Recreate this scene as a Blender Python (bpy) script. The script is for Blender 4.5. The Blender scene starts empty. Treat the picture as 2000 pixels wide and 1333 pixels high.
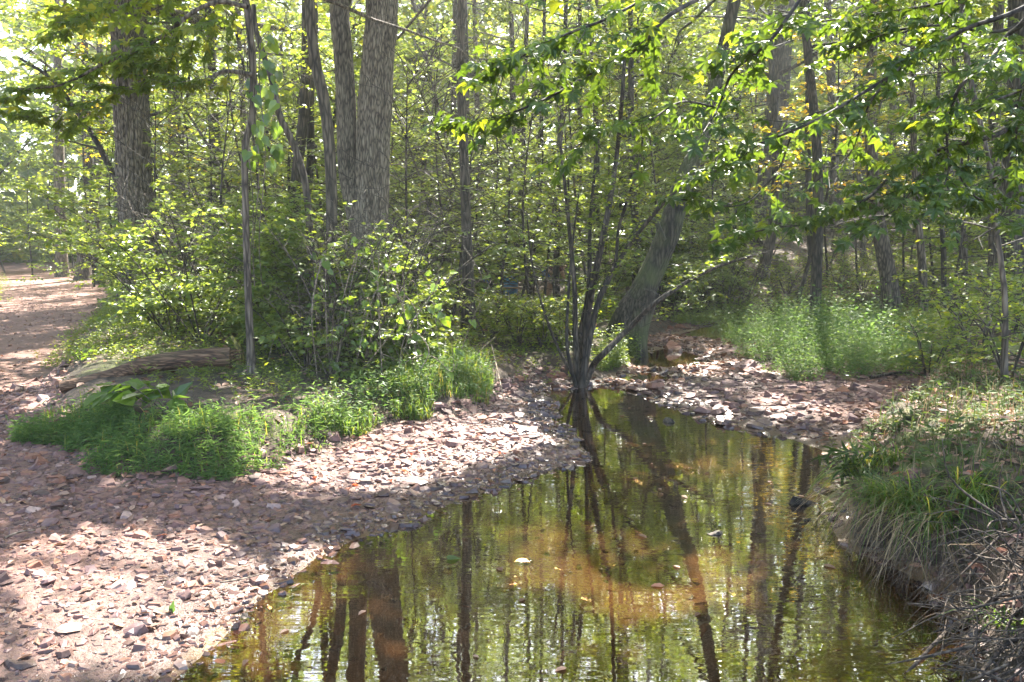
import bpy, math, random
import numpy as np
from mathutils import Vector, Matrix

# ------------------------------------------------------------------ camera, world, sun, exposure
SC = bpy.context.scene
C = SC.collection
F, CX, CY, HZ = 1570.0, 1000.0, 666.5, 480.0
PITCH = math.atan((CY - HZ) / F)
CAM = np.array([0.0, 0.0, 1.6])
cd = bpy.data.cameras.new('camera')
cam = bpy.data.objects.new('camera', cd); C.objects.link(cam)
cam.location = CAM; cam.rotation_euler = (math.pi / 2 - PITCH, 0, 0)
cd.sensor_width = 36; cd.lens = 36 * F / 2000; cd.clip_start = 0.05; cd.clip_end = 2000
SC.camera = cam
SUN_AZ, SUN_EL = math.radians(14), math.radians(52)
SUN = np.array([math.sin(SUN_AZ) * math.cos(SUN_EL), math.cos(SUN_AZ) * math.cos(SUN_EL), math.sin(SUN_EL)])
wd = bpy.data.worlds.new('World'); SC.world = wd; wd.use_nodes = True
nt = wd.node_tree; nt.nodes.clear()
sk = nt.nodes.new('ShaderNodeTexSky'); sk.sky_type = 'NISHITA'; sk.sun_disc = False
sk.sun_elevation = SUN_EL; sk.sun_rotation = SUN_AZ; sk.dust_density = 2.0
bg = nt.nodes.new('ShaderNodeBackground'); bg.inputs[1].default_value = 0.1
wo = nt.nodes.new('ShaderNodeOutputWorld')
nt.links.new(sk.outputs[0], bg.inputs[0]); nt.links.new(bg.outputs[0], wo.inputs[0])
ld = bpy.data.lights.new('sun', 'SUN'); ld.energy = 5.0; ld.angle = math.radians(0.55); ld.color = (1.0, 0.95, 0.86)
lo = bpy.data.objects.new('sun', ld); C.objects.link(lo)
lo.rotation_euler = Vector(SUN).to_track_quat('Z', 'Y').to_euler(); lo.location = (8, 20, 30)
SC.view_settings.view_transform = 'Standard'; SC.view_settings.look = 'None'
SC.view_settings.gamma = 1; SC.view_settings.use_curve_mapping = False
SC.view_settings.exposure = 3.2
SC.render.engine = 'CYCLES'
cy = SC.cycles
HAZE = 0.0023
cy.use_denoising = True; cy.max_bounces = 8; cy.diffuse_bounces = 4; cy.glossy_bounces = 3
cy.transmission_bounces = 6; cy.transparent_max_bounces = 8; cy.volume_bounces = 0
cy.caustics_reflective = False; cy.caustics_refractive = False; cy.sample_clamp_indirect = 6
rng = np.random.default_rng(7)
random.seed(7)

# ------------------------------------------------------------------ picture -> place helpers
def ray(px, py):
    u = (px - CX) / F; v = (CY - py) / F
    c, s = math.cos(PITCH), math.sin(PITCH)
    return np.array([u, c + v * s, -s + v * c])
def W(px, py, z=0.0):
    r = ray(px, py); return CAM + r * ((z - CAM[2]) / r[2])
def D(px, py, d):
    r = ray(px, py); return CAM + r * (d / r[1])
def W2(pts, z=0.0): return [tuple(W(x, y, z)[:2]) for x, y in pts]

# ------------------------------------------------------------------ noise, polygons, terrain height
def _h(ix, iy, s):
    n = (ix.astype(np.int64) * 374761393 + iy.astype(np.int64) * 668265263 + s * 974711) & 0x7fffffff
    n = ((n ^ (n >> 13)) * 1274126177) & 0x7fffffff
    return ((n ^ (n >> 16)) & 0xffff) / 65535.0
def vn(x, y, s=0):
    ix, iy = np.floor(x), np.floor(y); fx, fy = x - ix, y - iy
    fx = fx * fx * (3 - 2 * fx); fy = fy * fy * (3 - 2 * fy)
    a = _h(ix, iy, s); b = _h(ix + 1, iy, s); c = _h(ix, iy + 1, s); d = _h(ix + 1, iy + 1, s)
    return (a + (b - a) * fx) * (1 - fy) + (c + (d - c) * fx) * fy
def fbm(x, y, s=0, o=3):
    t = 0; a = .5
    for k in range(o):
        t = t + a * (vn(x, y, s + k) - .5) * 2; x = x * 2.03; y = y * 2.03; a *= .5
    return t
def sdf(poly, x, y):
    """signed distance, negative inside"""
    P = np.array(poly, float); x = np.asarray(x, float); y = np.asarray(y, float)
    d = np.full(x.shape, 1e9); ins = np.zeros(x.shape, bool)
    for i in range(len(P)):
        a = P[i]; b = P[(i + 1) % len(P)]; e = b - a
        t = np.clip(((x - a[0]) * e[0] + (y - a[1]) * e[1]) / (e @ e + 1e-12), 0, 1)
        d = np.minimum(d, (x - a[0] - t * e[0]) ** 2 + (y - a[1] - t * e[1]) ** 2)
        if a[1] != b[1]:
            ins ^= ((a[1] > y) != (b[1] > y)) & (x < (b[0] - a[0]) * (y - a[1]) / (b[1] - a[1]) + a[0])
    d = np.sqrt(d); return np.where(ins, -d, d)
def sstep(a, b, x):
    t = np.clip((x - a) / (b - a), 0, 1); return t * t * (3 - 2 * t)
POOL = W2([(330, 1333), (470, 1200), (560, 1130), (650, 1070), (780, 1030), (860, 985), (1000, 945), (1165, 900), (1110, 868),
           (1080, 822), (1055, 780), (1040, 765), (1090, 758), (1140, 757), (1200, 757), (1250, 766), (1290, 790), (1360, 812),
           (1440, 838), (1520, 856), (1610, 880), (1625, 950), (1640, 1010), (1655, 1065), (1750, 1105), (1835, 1155), (1870, 1230),
           (1900, 1333)]) + [(2.0, 1.6), (2.2, -4), (-1.6, -4), (-2.0, 0.8)]
POOLS = [POOL, W2([(1225, 690), (1290, 678), (1372, 690), (1384, 712), (1300, 724), (1230, 718)]),
         W2([(1290, 655), (1390, 634), (1500, 630), (1600, 640), (1500, 664), (1400, 668)]),
         W2([(1190, 740), (1250, 727), (1330, 733), (1318, 745), (1240, 750)])]
LB = [(1, 95), (0.8, 25), (2.2, 19)] + W2([(1330, 628)], .1) + W2([(1262, 655), (1240, 690), (1212, 712), (1175, 735), (1130, 728), (1060, 735), (1000, 762),
     (930, 800), (850, 815), (760, 830), (690, 862), (600, 890), (500, 918), (380, 938), (250, 942), (130, 905), (70, 852),
     (62, 790), (110, 715), (175, 640), (205, 580), (208, 548), (160, 515), (135, 509)], .12) + [(-48, 95)]
RB = [tuple(W(1615, 900)[:2])] + W2([(1632, 960), (1645, 1010), (1660, 1065), (1752, 1108), (1838, 1158), (1873, 1230), (1903, 1333)]) + \
     [(2.1, 1.6), (2.3, -5), (60, -5), (60, 17.5), (9, 17)] + W2([(1860, 690), (1800, 760), (1700, 820)], .1)
PATHW = [(-48, 95), (-60, 95), (-34, 40)] + W2([(-40, 560), (-200, 700), (-500, 900)], .2) + [(-9, 3), (-5.5, 4.0)] + \
        W2([(-60, 1010), (45, 920), (45, 800), (100, 710), (172, 640), (202, 580), (203, 548), (152, 513), (108, 506)], .25)
def regions(x, y):
    sw = np.minimum.reduce([sdf(p, x, y) for p in POOLS])
    return sw, sdf(LB, x, y), sdf(RB, x, y), sdf(PATHW, x, y)
def height(x, y, full=False):
    x = np.asarray(x, float); y = np.asarray(y, float)
    sw, lb, rb, pw = regions(x, y)
    swn = sw + fbm(x * 2.2, y * 2.2, 3) * .10
    z = np.where(swn > 0, .045 * np.minimum(swn, 4) + .02 * (1 - np.exp(-np.maximum(swn, 0) * 8)), np.maximum(.16 * swn, -.2 - .03 * fbm(x * 1.4, y * 1.4, 11)))
    lbn = -lb + fbm(x * 1.6, y * 1.6, 21) * .12
    z = z + sstep(0, .55, lbn) * .22 + .02 * np.clip(lbn, 0, 5)
    rbn = -rb + fbm(x * 1.8, y * 1.8, 31) * .15
    z = z + sstep(0, .5, rbn) * .34 + .17 * np.clip(rbn, 0, 3) * .8 + .05 * np.clip(rbn - 3, 0, 10)
    yf = 17.2 + .5 * fbm(x * .4, y * 0, 41)
    hs = sstep(1.0, 5.0, x) * np.maximum(0, y - yf)
    z = z + sstep(0, .4, hs) * .28 + np.minimum(hs * .125, 3.6)
    z = z + .012 * np.clip(y - 10, 0, 60) * (1 - sstep(1, 5, x))
    z = z - .36 * np.exp(-((x - .9) / 4.0) ** 2 - ((y - 20) / 4.5) ** 2) * sstep(0, 1.5, sw)
    far = sstep(35, 80, np.hypot(x, y))
    z = z + far * 2.0 * (fbm(x * .03, y * .03, 51) + .3)
    bump = np.where(swn > 0.05, 1, .25)
    z = z + bump * (fbm(x * 3, y * 3, 61) * .012 + fbm(x * .8, y * .8, 71) * .03 * sstep(.3, 1.5, sw))
    z = z + sstep(0, 1, -lb) * fbm(x * 1.2, y * 1.2, 81) * .06 + sstep(.0, .5, -rb) * (fbm(x * 1.9, y * 1.9, 91) * .10 + fbm(x * 9, y * 9, 95) * .045)
    z = np.where((sw > .12) & (z < .012), .012, z)
    if full: return z, sw, lb, rb, pw
    return z
def H(x, y): return float(height(np.array([x]), np.array([y]))[0])
def G(px, py):
    r = ray(px, py); ds = np.geomspace(2.0, 70, 1500); P = CAM + r * (ds / r[1])[:, None]
    below = np.nonzero(P[:, 2] < height(P[:, 0], P[:, 1]))[0]
    return P[below[0]] if len(below) else P[-1]
def GD(px, d):
    """ground point in the vertical plane of a column of the picture, at forward distance d"""
    x = (px - CX) / F * d * math.cos(PITCH); return np.array([x, d, H(x, d)])

# ------------------------------------------------------------------ where the sun reaches the floor through gaps in the canopy
GAPS = []
def gap(px, py, r, dz=0.0, d=None):
    p = G(px, py) if d is None else D(px, py, d)
    GAPS.append((p + np.array([0, 0, dz]), r * (1.15 if d is None and r < .4 else 1.0)))
for a in [(40, 1120, .26), (130, 1090, .26), (200, 1130, .28), (290, 1110, .24), (370, 1150, .2), (450, 1180, .16), (60, 1190, .24), (160, 1210, .22), (270, 1200, .2), (90, 1270, .14), (330, 1255, .1), (420, 1220, .1),
          (700, 915, .34), (620, 935, .22), (800, 905, .34), (880, 880, .28), (930, 845, .3), (1000, 830, .2), (540, 905, .25), (860, 845, .25), (1050, 860, .08), (1010, 870, .08),
          (820, 760, .5), (880, 730, .45), (720, 800, .32), (680, 845, .2), (940, 740, .2), (600, 880, .22),
          (1480, 690, .6), (1600, 690, .6), (1700, 690, .4), (1550, 720, .5), (1440, 670, .5), (1340, 660, .6), (1400, 700, .4), (1340, 725, .35), (1260, 715, .25), (1510, 640, .4),
          (1500, 785, .1), (1560, 800, .12), (1640, 800, .22), (1730, 805, .2), (1460, 808, .12), (1960, 785, .3), (1900, 790, .18), (1990, 820, .15), (1985, 1185, .06),
          (1060, 1125, .09), (1125, 1122, .08), (1220, 1192, .08), (1290, 1190, .08), (1390, 1105, .05), (600, 1110, .12), (540, 1150, .16), (470, 1260, .08), (1060, 1040, .04), (1450, 1165, .03),
          (60, 520, 1.2), (60, 548, .5), (150, 575, .5), (60, 600, .35), (30, 655, .25), (60, 690, .2), (100, 640, .2), (20, 880, .12), (20, 760, .14),
          (430, 700, .15), (360, 660, .35), (300, 650, .3), (210, 700, .25), (150, 740, .15), (1210, 640, .3), (1400, 600, 1.0), (1500, 560, .8), (1680, 520, .9), (1800, 530, .8), (1650, 570, .5)]:
    gap(*a)
gap(680, 600, .85, d=8.5); gap(640, 680, .65, d=8.1); gap(730, 700, .65, d=8.3); gap(720, 520, .85, d=8.7); gap(780, 600, .5, d=8.6); gap(690, 430, .7, d=8.8); gap(400, 520, .6, d=9.6); gap(540, 560, .45, d=9); gap(600, 640, .3, d=8.2)
gap(900, 380, 1.4, d=12.5); gap(820, 430, 1.0, d=12); gap(1000, 420, 1.0, d=12.5); gap(1230, 690, .5, d=11); gap(940, 300, 1.0, d=13); gap(800, 330, .8, d=13)
gap(1560, 300, 1.7, d=17.6); gap(1560, 220, 1.5, d=17.6); gap(1000, 560, .6, d=20); gap(1072, 550, .5, d=19.2); gap(330, 330, .8, d=15)
for k in range(90):
    gap(rng.uniform(230, 900), rng.uniform(400, 690), rng.uniform(.10, .32), d=rng.uniform(8.5, 13))
for k in range(70):
    gap(rng.uniform(950, 2000), rng.uniform(250, 620), rng.uniform(.12, .4), d=rng.uniform(12, 20))
for k in range(30):
    if k < 9: gap(rng.uniform(1700, 2000), rng.uniform(680, 900), rng.uniform(.02, .06))
    gap(rng.uniform(40, 640), rng.uniform(740, 920), rng.uniform(.04, .12)); 
    if k < 12: gap(rng.uniform(1300, 2000), rng.uniform(0, 420), rng.uniform(.04, .10), d=3.2)
GP = np.array([g[0] for g in GAPS]); GR = np.array([g[1] for g in GAPS])
def lit_keep(P, soft=.12):
    """leaves that do not stand in one of the canopy's gaps"""
    keep = np.ones(len(P), bool)
    for i in range(0, len(P), 20000):
        q = P[i:i + 20000, None, :] - GP[None]
        t = q @ SUN
        d = np.sqrt(np.maximum((q ** 2).sum(2) - t * t, 0))
        jit = 1 + .3 * fbm(P[i:i + 20000, 0] * 1.7, P[i:i + 20000, 1] * 1.7 + P[i:i + 20000, 2], 5)
        keep[i:i + 20000] = ~((t > GR * 1.3 + .5) & (d < GR * jit[:, None] + soft)).any(1)
    return keep

# ------------------------------------------------------------------ materials
def mat(name):
    m = bpy.data.materials.new(name); m.use_nodes = True
    n = m.node_tree.nodes; n.clear(); return m, n, m.node_tree.links
def nd(n, t, **k):
    o = n.new('ShaderNode' + t)
    for a, v in k.items():
        if a.startswith('i_'):
            key = a[2:]; o.inputs[int(key) if key.isdigit() else key.replace('_', ' ')].default_value = v
        else: setattr(o, a, v)
    return o
def ramp(n, stops, interp='LINEAR'):
    r = n.new('ShaderNodeValToRGB'); r.color_ramp.interpolation = interp
    e = r.color_ramp.elements
    while len(e) < len(stops): e.new(.5)
    for q, (p, c) in zip(e, stops): q.position = p; q.color = (*c, 1)
    return r
def rnd_node(n, l, obj=.7):
    at = nd(n, 'Attribute', attribute_name='rnd'); oi = nd(n, 'ObjectInfo')
    ml = nd(n, 'Math', operation='MULTIPLY_ADD', i_1=obj); l.new(oi.outputs['Random'], ml.inputs[0]); l.new(at.outputs['Fac'], ml.inputs[2])
    fr = nd(n, 'Math', operation='FRACT'); l.new(ml.outputs[0], fr.inputs[0]); return fr
def leaf_mat(name, stops, tmul=(2.5, 2.2, .75), tr=.5, rough=.42, spec=.32, obj=.25):
    m, n, l = mat(name); out = nd(n, 'OutputMaterial')
    fr = rnd_node(n, l, obj); rp = ramp(n, stops); l.new(fr.outputs[0], rp.inputs[0])
    b = nd(n, 'BsdfPrincipled', i_Roughness=rough); b.inputs['Specular IOR Level'].default_value = spec
    l.new(rp.outputs[0], b.inputs['Base Color'])
    mx = nd(n, 'Mix', data_type='RGBA', blend_type='MULTIPLY'); mx.inputs[0].default_value = 1
    mx.inputs[7].default_value = (*tmul, 1); l.new(rp.outputs[0], mx.inputs[6])
    t = nd(n, 'BsdfTranslucent'); l.new(mx.outputs[2], t.inputs[0])
    ms = nd(n, 'MixShader', i_0=tr); l.new(b.outputs[0], ms.inputs[1]); l.new(t.outputs[0], ms.inputs[2])
    l.new(ms.outputs[0], out.inputs[0]); return m
LEAF = leaf_mat('leaf_green', [(0, (.075, .115, .026)), (.5, (.11, .16, .036)), (.85, (.15, .195, .04)), (1, (.22, .23, .04))])
LEAF_Y = leaf_mat('leaf_yellow', [(0, (.12, .15, .025)), (.5, (.26, .23, .03)), (.9, (.40, .30, .04)), (1, (.42, .22, .04))])
LEAF_B = leaf_mat('leaf_shrub', [(0, (.085, .13, .042)), (.6, (.12, .175, .058)), (1, (.17, .215, .05))], rough=.34, spec=.5)
LEAF_S = leaf_mat('leaf_sweetgum', [(0, (.04, .075, .016)), (.8, (.07, .115, .024)), (.95, (.10, .15, .025)), (1, (.2, .24, .03))], rough=.36, spec=.4, obj=1.0, tr=.40)
LEAF_V = leaf_mat('leaf_vine', [(0, (.06, .11, .03)), (.7, (.10, .17, .04)), (1, (.16, .24, .03))], rough=.22, spec=.8, obj=1.0)
LEAF_W = leaf_mat('leaf_weed', [(0, (.065, .115, .04)), (.6, (.10, .16, .058)), (1, (.17, .21, .07))], tmul=(1.7, 1.8, .9), rough=.5, spec=.25)
LEAF_D = leaf_mat('leaf_bank', [(0, (.04, .07, .02)), (.6, (.07, .105, .03)), (1, (.12, .14, .04))], tmul=(1.8, 1.7, .8), tr=.35, rough=.6, spec=.18)
GRASS = leaf_mat('grass_blade', [(0, (.05, .10, .025)), (.6, (.085, .15, .035)), (.9, (.16, .19, .05)), (1, (.28, .23, .10))])
DRY = leaf_mat('dry_blade', [(0, (.14, .10, .055)), (.6, (.24, .17, .09)), (1, (.34, .26, .15))], tmul=(1.2, 1.1, 1), tr=.2, rough=.6, spec=.3)
LITTER = leaf_mat('leaf_litter', [(0, (.10, .05, .03)), (.4, (.20, .11, .07)), (.75, (.30, .18, .13)), (.93, (.38, .26, .18)), (1, (.40, .14, .07))], tmul=(1.1, 1, .9), tr=.15, rough=.6, spec=.3)
REDLEAF = leaf_mat('leaf_red', [(0, (.25, .05, .025)), (1, (.42, .12, .05))], tmul=(1.5, 1.2, 1))
def bark_mat(name, c0, c1, c2, moss=0.0, sc=9, zs=.16, bump=.8, along=2):
    m, n, l = mat(name); out = nd(n, 'OutputMaterial'); b = nd(n, 'BsdfPrincipled', i_Roughness=.85)
    tc = nd(n, 'TexCoord'); mp = nd(n, 'Mapping'); mp.inputs['Scale'].default_value = [zs if k == along else 1 for k in range(3)]; l.new(tc.outputs['Object'], mp.inputs[0])
    no = nd(n, 'TexNoise', i_Scale=sc, i_Detail=6.0, i_Roughness=.6); l.new(mp.outputs[0], no.inputs['Vector'])
    vo = nd(n, 'TexVoronoi', i_Scale=sc * 2.6); vo.feature = 'DISTANCE_TO_EDGE'; dn = nd(n, 'TexNoise', i_Scale=sc * .8, i_Detail=3.0); l.new(mp.outputs[0], dn.inputs['Vector']); vm = nd(n, 'VectorMath', operation='MULTIPLY_ADD'); vm.inputs[1].default_value = (.09, .09, .05); l.new(dn.outputs['Color'], vm.inputs[0]); l.new(mp.outputs[0], vm.inputs[2]); l.new(vm.outputs[0], vo.inputs['Vector'])
    big = nd(n, 'TexNoise', i_Scale=2.3, i_Detail=3.0); l.new(tc.outputs['Object'], big.inputs['Vector'])
    ad = nd(n, 'Math', operation='MULTIPLY_ADD', i_1=.9); l.new(vo.outputs[0], ad.inputs[0]); l.new(no.outputs[0], ad.inputs[2])
    rp = ramp(n, [(.35, c0), (.6, c1), (.95, c2)]); l.new(ad.outputs[0], rp.inputs[0])
    ck = nd(n, 'MapRange', i_1=.0, i_2=.2, i_3=.4, i_4=1.05); l.new(vo.outputs[0], ck.inputs[0]); cm = nd(n, 'Mix', data_type='RGBA', blend_type='MULTIPLY'); cm.inputs[0].default_value = 1; l.new(rp.outputs[0], cm.inputs[6]); l.new(ck.outputs[0], cm.inputs[7])
    oi = nd(n, 'ObjectInfo'); hv = nd(n, 'HueSaturation'); mr = nd(n, 'MapRange', i_3=.75, i_4=1.3); l.new(oi.outputs['Random'], mr.inputs[0])
    l.new(mr.outputs[0], hv.inputs['Value']); l.new(cm.outputs[2], hv.inputs['Color'])
    mr2 = nd(n, 'MapRange', i_1=.62 - moss * .3, i_2=.75 - moss * .25); l.new(big.outputs[0], mr2.inputs[0])
    mx = nd(n, 'Mix', data_type='RGBA'); mx.inputs[7].default_value = (.085, .10, .035, 1)
    ml = nd(n, 'Math', operation='MULTIPLY', i_1=min(1, .15 + moss)); l.new(mr2.outputs[0], ml.inputs[0])
    l.new(ml.outputs[0], mx.inputs[0]); l.new(hv.outputs[0], mx.inputs[6]); l.new(mx.outputs[2], b.inputs['Base Color'])
    bp = nd(n, 'Bump', i_Strength=bump, i_Distance=.02); l.new(ad.outputs[0], bp.inputs['Height']); l.new(bp.outputs[0], b.inputs['Normal'])
    l.new(b.outputs[0], out.inputs[0]); return m
BARK = bark_mat('bark_brown', (.04, .029, .02), (.11, .083, .06), (.20, .16, .12))
BARK_OAK = bark_mat('bark_oak', (.045, .034, .024), (.16, .125, .09), (.29, .24, .18), sc=15, zs=.16, bump=1.0)
BARK_D = bark_mat('bark_dark', (.018, .013, .009), (.048, .036, .026), (.10, .078, .058))
BARK_M = bark_mat('bark_mossy', (.016, .013, .009), (.05, .042, .03), (.11, .095, .07), moss=.55)
LOGWOOD = bark_mat('log_wood', (.07, .034, .018), (.17, .09, .05), (.27, .16, .095), sc=16, zs=.08, moss=.1, along=0)
TWIG = bark_mat('twig_wood', (.03, .023, .016), (.075, .058, .042), (.14, .11, .085))
VINE = bark_mat('vine_dry', (.14, .10, .075), (.25, .19, .14), (.36, .29, .22), zs=1)
ROOT = bark_mat('root_wood', (.03, .02, .014), (.075, .052, .036), (.16, .12, .085), zs=.5)
def stone_mat(name):
    m, n, l = mat(name); out = nd(n, 'OutputMaterial'); b = nd(n, 'BsdfPrincipled')
    fr = rnd_node(n, l, 1.0)
    rp = ramp(n, [(0, (.065, .036, .029)), (.22, (.125, .066, .052)), (.45, (.19, .094, .076)), (.62, (.13, .074, .072)), (.8, (.205, .108, .08)), (.93, (.215, .082, .045)), (1, (.36, .25, .215))])
    l.new(fr.outputs[0], rp.inputs[0])
    ge = nd(n, 'NewGeometry'); no = nd(n, 'TexNoise', i_Scale=38.0, i_Detail=5.0); l.new(ge.outputs['Position'], no.inputs['Vector'])
    mr = nd(n, 'MapRange', i_1=.3, i_2=.7, i_3=.7, i_4=1.2); l.new(no.outputs[0], mr.inputs[0])
    sp = nd(n, 'SeparateXYZ'); l.new(ge.outputs['Position'], sp.inputs[0])
    wet = nd(n, 'MapRange', i_1=.022, i_2=.075, i_3=1.0, i_4=0.0); l.new(sp.outputs[2], wet.inputs[0])
    wv = nd(n, 'MapRange', i_3=1.0, i_4=.5); l.new(wet.outputs[0], wv.inputs[0])
    mu = nd(n, 'Math', operation='MULTIPLY'); l.new(mr.outputs[0], mu.inputs[0]); l.new(wv.outputs[0], mu.inputs[1])
    hv = nd(n, 'HueSaturation'); l.new(rp.outputs[0], hv.inputs['Color']); l.new(mu.outputs[0], hv.inputs['Value']); l.new(hv.outputs[0], b.inputs['Base Color'])
    rr = nd(n, 'MapRange', i_3=.75, i_4=.22); l.new(wet.outputs[0], rr.inputs[0]); l.new(rr.outputs[0], b.inputs['Roughness'])
    bp = nd(n, 'Bump', i_Strength=.35, i_Distance=.006); l.new(no.outputs[0], bp.inputs['Height']); l.new(bp.outputs[0], b.inputs['Normal'])
    l.new(b.outputs[0], out.inputs[0]); return m
STONE = stone_mat('stone')
def ground_mat():
    m, n, l = mat('ground'); out = nd(n, 'OutputMaterial'); b = nd(n, 'BsdfPrincipled')
    ge = nd(n, 'NewGeometry')
    def noise(s, d=5.0, r=.6):
        o = nd(n, 'TexNoise', i_Scale=s, i_Detail=d, i_Roughness=r); l.new(ge.outputs['Position'], o.inputs['Vector']); return o
    n1, n2, n3 = noise(1.3), noise(9.0), noise(55.0, 4.0)
    vo = nd(n, 'TexVoronoi', i_Scale=38.0); l.new(ge.outputs['Position'], vo.inputs['Vector'])
    # woodland floor
    fl = ramp(n, [(.3, (.022, .015, .009)), (.5, (.055, .036, .023)), (.62, (.10, .066, .045)), (.8, (.16, .105, .075))]); l.new(n2.outputs[0], fl.inputs[0])
    gr = ramp(n, [(.3, (.075, .038, .027)), (.5, (.13, .067, .05)), (.7, (.19, .105, .08))])
    mxv = nd(n, 'Mix', data_type='FLOAT'); mxv.inputs[0].default_value = .5; l.new(n2.outputs[0], mxv.inputs[2]); l.new(vo.outputs['Color'], mxv.inputs[3]); l.new(mxv.outputs[0], gr.inputs[0])
    pa = ramp(n, [(.3, (.12, .064, .046)), (.55, (.18, .098, .072)), (.8, (.24, .138, .105))]); l.new(n2.outputs[0], pa.inputs[0])
    be = ramp(n, [(.35, (.06, .032, .014)), (.5, (.13, .07, .03)), (.68, (.22, .122, .055))]); l.new(n1.outputs[0], be.inputs[0])
    ms = ramp(n, [(.3, (.05, .06, .018)), (.7, (.12, .13, .035))]); l.new(n2.outputs[0], ms.inputs[0])
    def mix(prev, nxt, attr, jitter=.5):
        a = nd(n, 'Attribute', attribute_name=attr)
        s = nd(n, 'Math', operation='MULTIPLY_ADD', i_1=jitter, i_2=-jitter * .5); l.new(n2.outputs[0], s.inputs[0])
        ad = nd(n, 'Math', operation='ADD'); l.new(a.outputs['Fac'], ad.inputs[0]); l.new(s.outputs[0], ad.inputs[1])
        st = nd(n, 'MapRange', i_1=.35, i_2=.65); l.new(ad.outputs[0], st.inputs[0])
        x = nd(n, 'Mix', data_type='RGBA'); l.new(st.outputs[0], x.inputs[0]); l.new(prev, x.inputs[6]); l.new(nxt, x.inputs[7]); return x.outputs[2]
    c = mix(fl.outputs[0], ms.outputs[0], 'moss', 1.2)
    c = mix(c, gr.outputs[0], 'gravel'); c = mix(c, pa.outputs[0], 'path'); c = mix(c, be.outputs[0], 'bed', .2)
    sp = nd(n, 'SeparateXYZ'); l.new(ge.outputs['Position'], sp.inputs[0])
    wet = nd(n, 'MapRange', i_1=.015, i_2=.075, i_3=1.0, i_4=0.0); l.new(sp.outputs[2], wet.inputs[0])
    wv = nd(n, 'MapRange', i_3=1.0, i_4=.6); l.new(wet.outputs[0], wv.inputs[0])
    hv = nd(n, 'HueSaturation'); l.new(c, hv.inputs['Color']); l.new(wv.outputs[0], hv.inputs['Value']); l.new(hv.outputs[0], b.inputs['Base Color'])
    rr = nd(n, 'MapRange', i_3=.9, i_4=.35); l.new(wet.outputs[0], rr.inputs[0]); l.new(rr.outputs[0], b.inputs['Roughness'])
    bp = nd(n, 'Bump', i_Strength=.8, i_Distance=.02); l.new(n3.outputs[0], bp.inputs['Height']); l.new(bp.outputs[0], b.inputs['Normal'])
    l.new(b.outputs[0], out.inputs[0]); return m
GROUND = ground_mat()
def water_mat():
    m, n, l = mat('water'); out = nd(n, 'OutputMaterial')
    ge = nd(n, 'NewGeometry'); mp = nd(n, 'Mapping'); mp.inputs['Scale'].default_value = (.6, 2.6, 1); l.new(ge.outputs['Position'], mp.inputs[0])
    a = nd(n, 'TexNoise', i_Scale=6.5, i_Detail=1.5, i_Roughness=.5); l.new(mp.outputs[0], a.inputs['Vector'])
    c = nd(n, 'TexNoise', i_Scale=.7, i_Detail=2.0); l.new(ge.outputs['Position'], c.inputs['Vector'])
    st = nd(n, 'MapRange', i_1=.35, i_2=.7, i_3=.018, i_4=.07); l.new(c.outputs[0], st.inputs[0])
    bp = nd(n, 'Bump', i_Distance=.02); l.new(a.outputs[0], bp.inputs['Height']); l.new(st.outputs[0], bp.inputs['Strength'])
    lw = nd(n, 'LayerWeight', i_Blend=.5); l.new(bp.outputs[0], lw.inputs['Normal']); pw = nd(n, 'Math', operation='POWER', i_1=2.6); l.new(lw.outputs['Facing'], pw.inputs[0]); fr = nd(n, 'MapRange', i_3=.05, i_4=1.0); l.new(pw.outputs[0], fr.inputs[0])
    gl = nd(n, 'BsdfGlossy', i_Roughness=.008); l.new(bp.outputs[0], gl.inputs['Normal']); gl.inputs[0].default_value = (1, 1, 1, 1)
    tr = nd(n, 'BsdfTransparent'); tr.inputs[0].default_value = (.52, .40, .255, 1)
    mx = nd(n, 'MixShader'); l.new(fr.outputs[0], mx.inputs[0]); l.new(tr.outputs[0], mx.inputs[1]); l.new(gl.outputs[0], mx.inputs[2])
    l.new(mx.outputs[0], out.inputs[0]); return m
WATER = water_mat()
def plain(name, col, rough=.6, var=.25, sc=30.0, trans=0):
    m, n, l = mat(name); out = nd(n, 'OutputMaterial'); b = nd(n, 'BsdfPrincipled', i_Roughness=rough)
    tc = nd(n, 'TexCoord'); no = nd(n, 'TexNoise', i_Scale=sc, i_Detail=4.0); l.new(tc.outputs['Object'], no.inputs['Vector'])
    hv = nd(n, 'HueSaturation'); hv.inputs['Color'].default_value = (*col, 1); mr = nd(n, 'MapRange', i_1=.3, i_2=.7, i_3=1 - var, i_4=1 + var)
    l.new(no.outputs[0], mr.inputs[0]); l.new(mr.outputs[0], hv.inputs['Value']); l.new(hv.outputs[0], b.inputs['Base Color'])
    l.new(b.outputs[0], out.inputs[0]); return m
SKIN = plain('skin', (.55, .32, .22), .5, .08); BLUE = plain('blue_cloth', (.04, .12, .36), .85, .2); BLUE2 = plain('blue_towel', (.06, .22, .44), .9, .15)
HAIR = plain('hair', (.06, .035, .02), .6); PLANK = plain('weathered_plank', (.17, .13, .09), .8, .35); WHITE = plain('petal_white', (.8, .8, .76), .6, .05)

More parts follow.
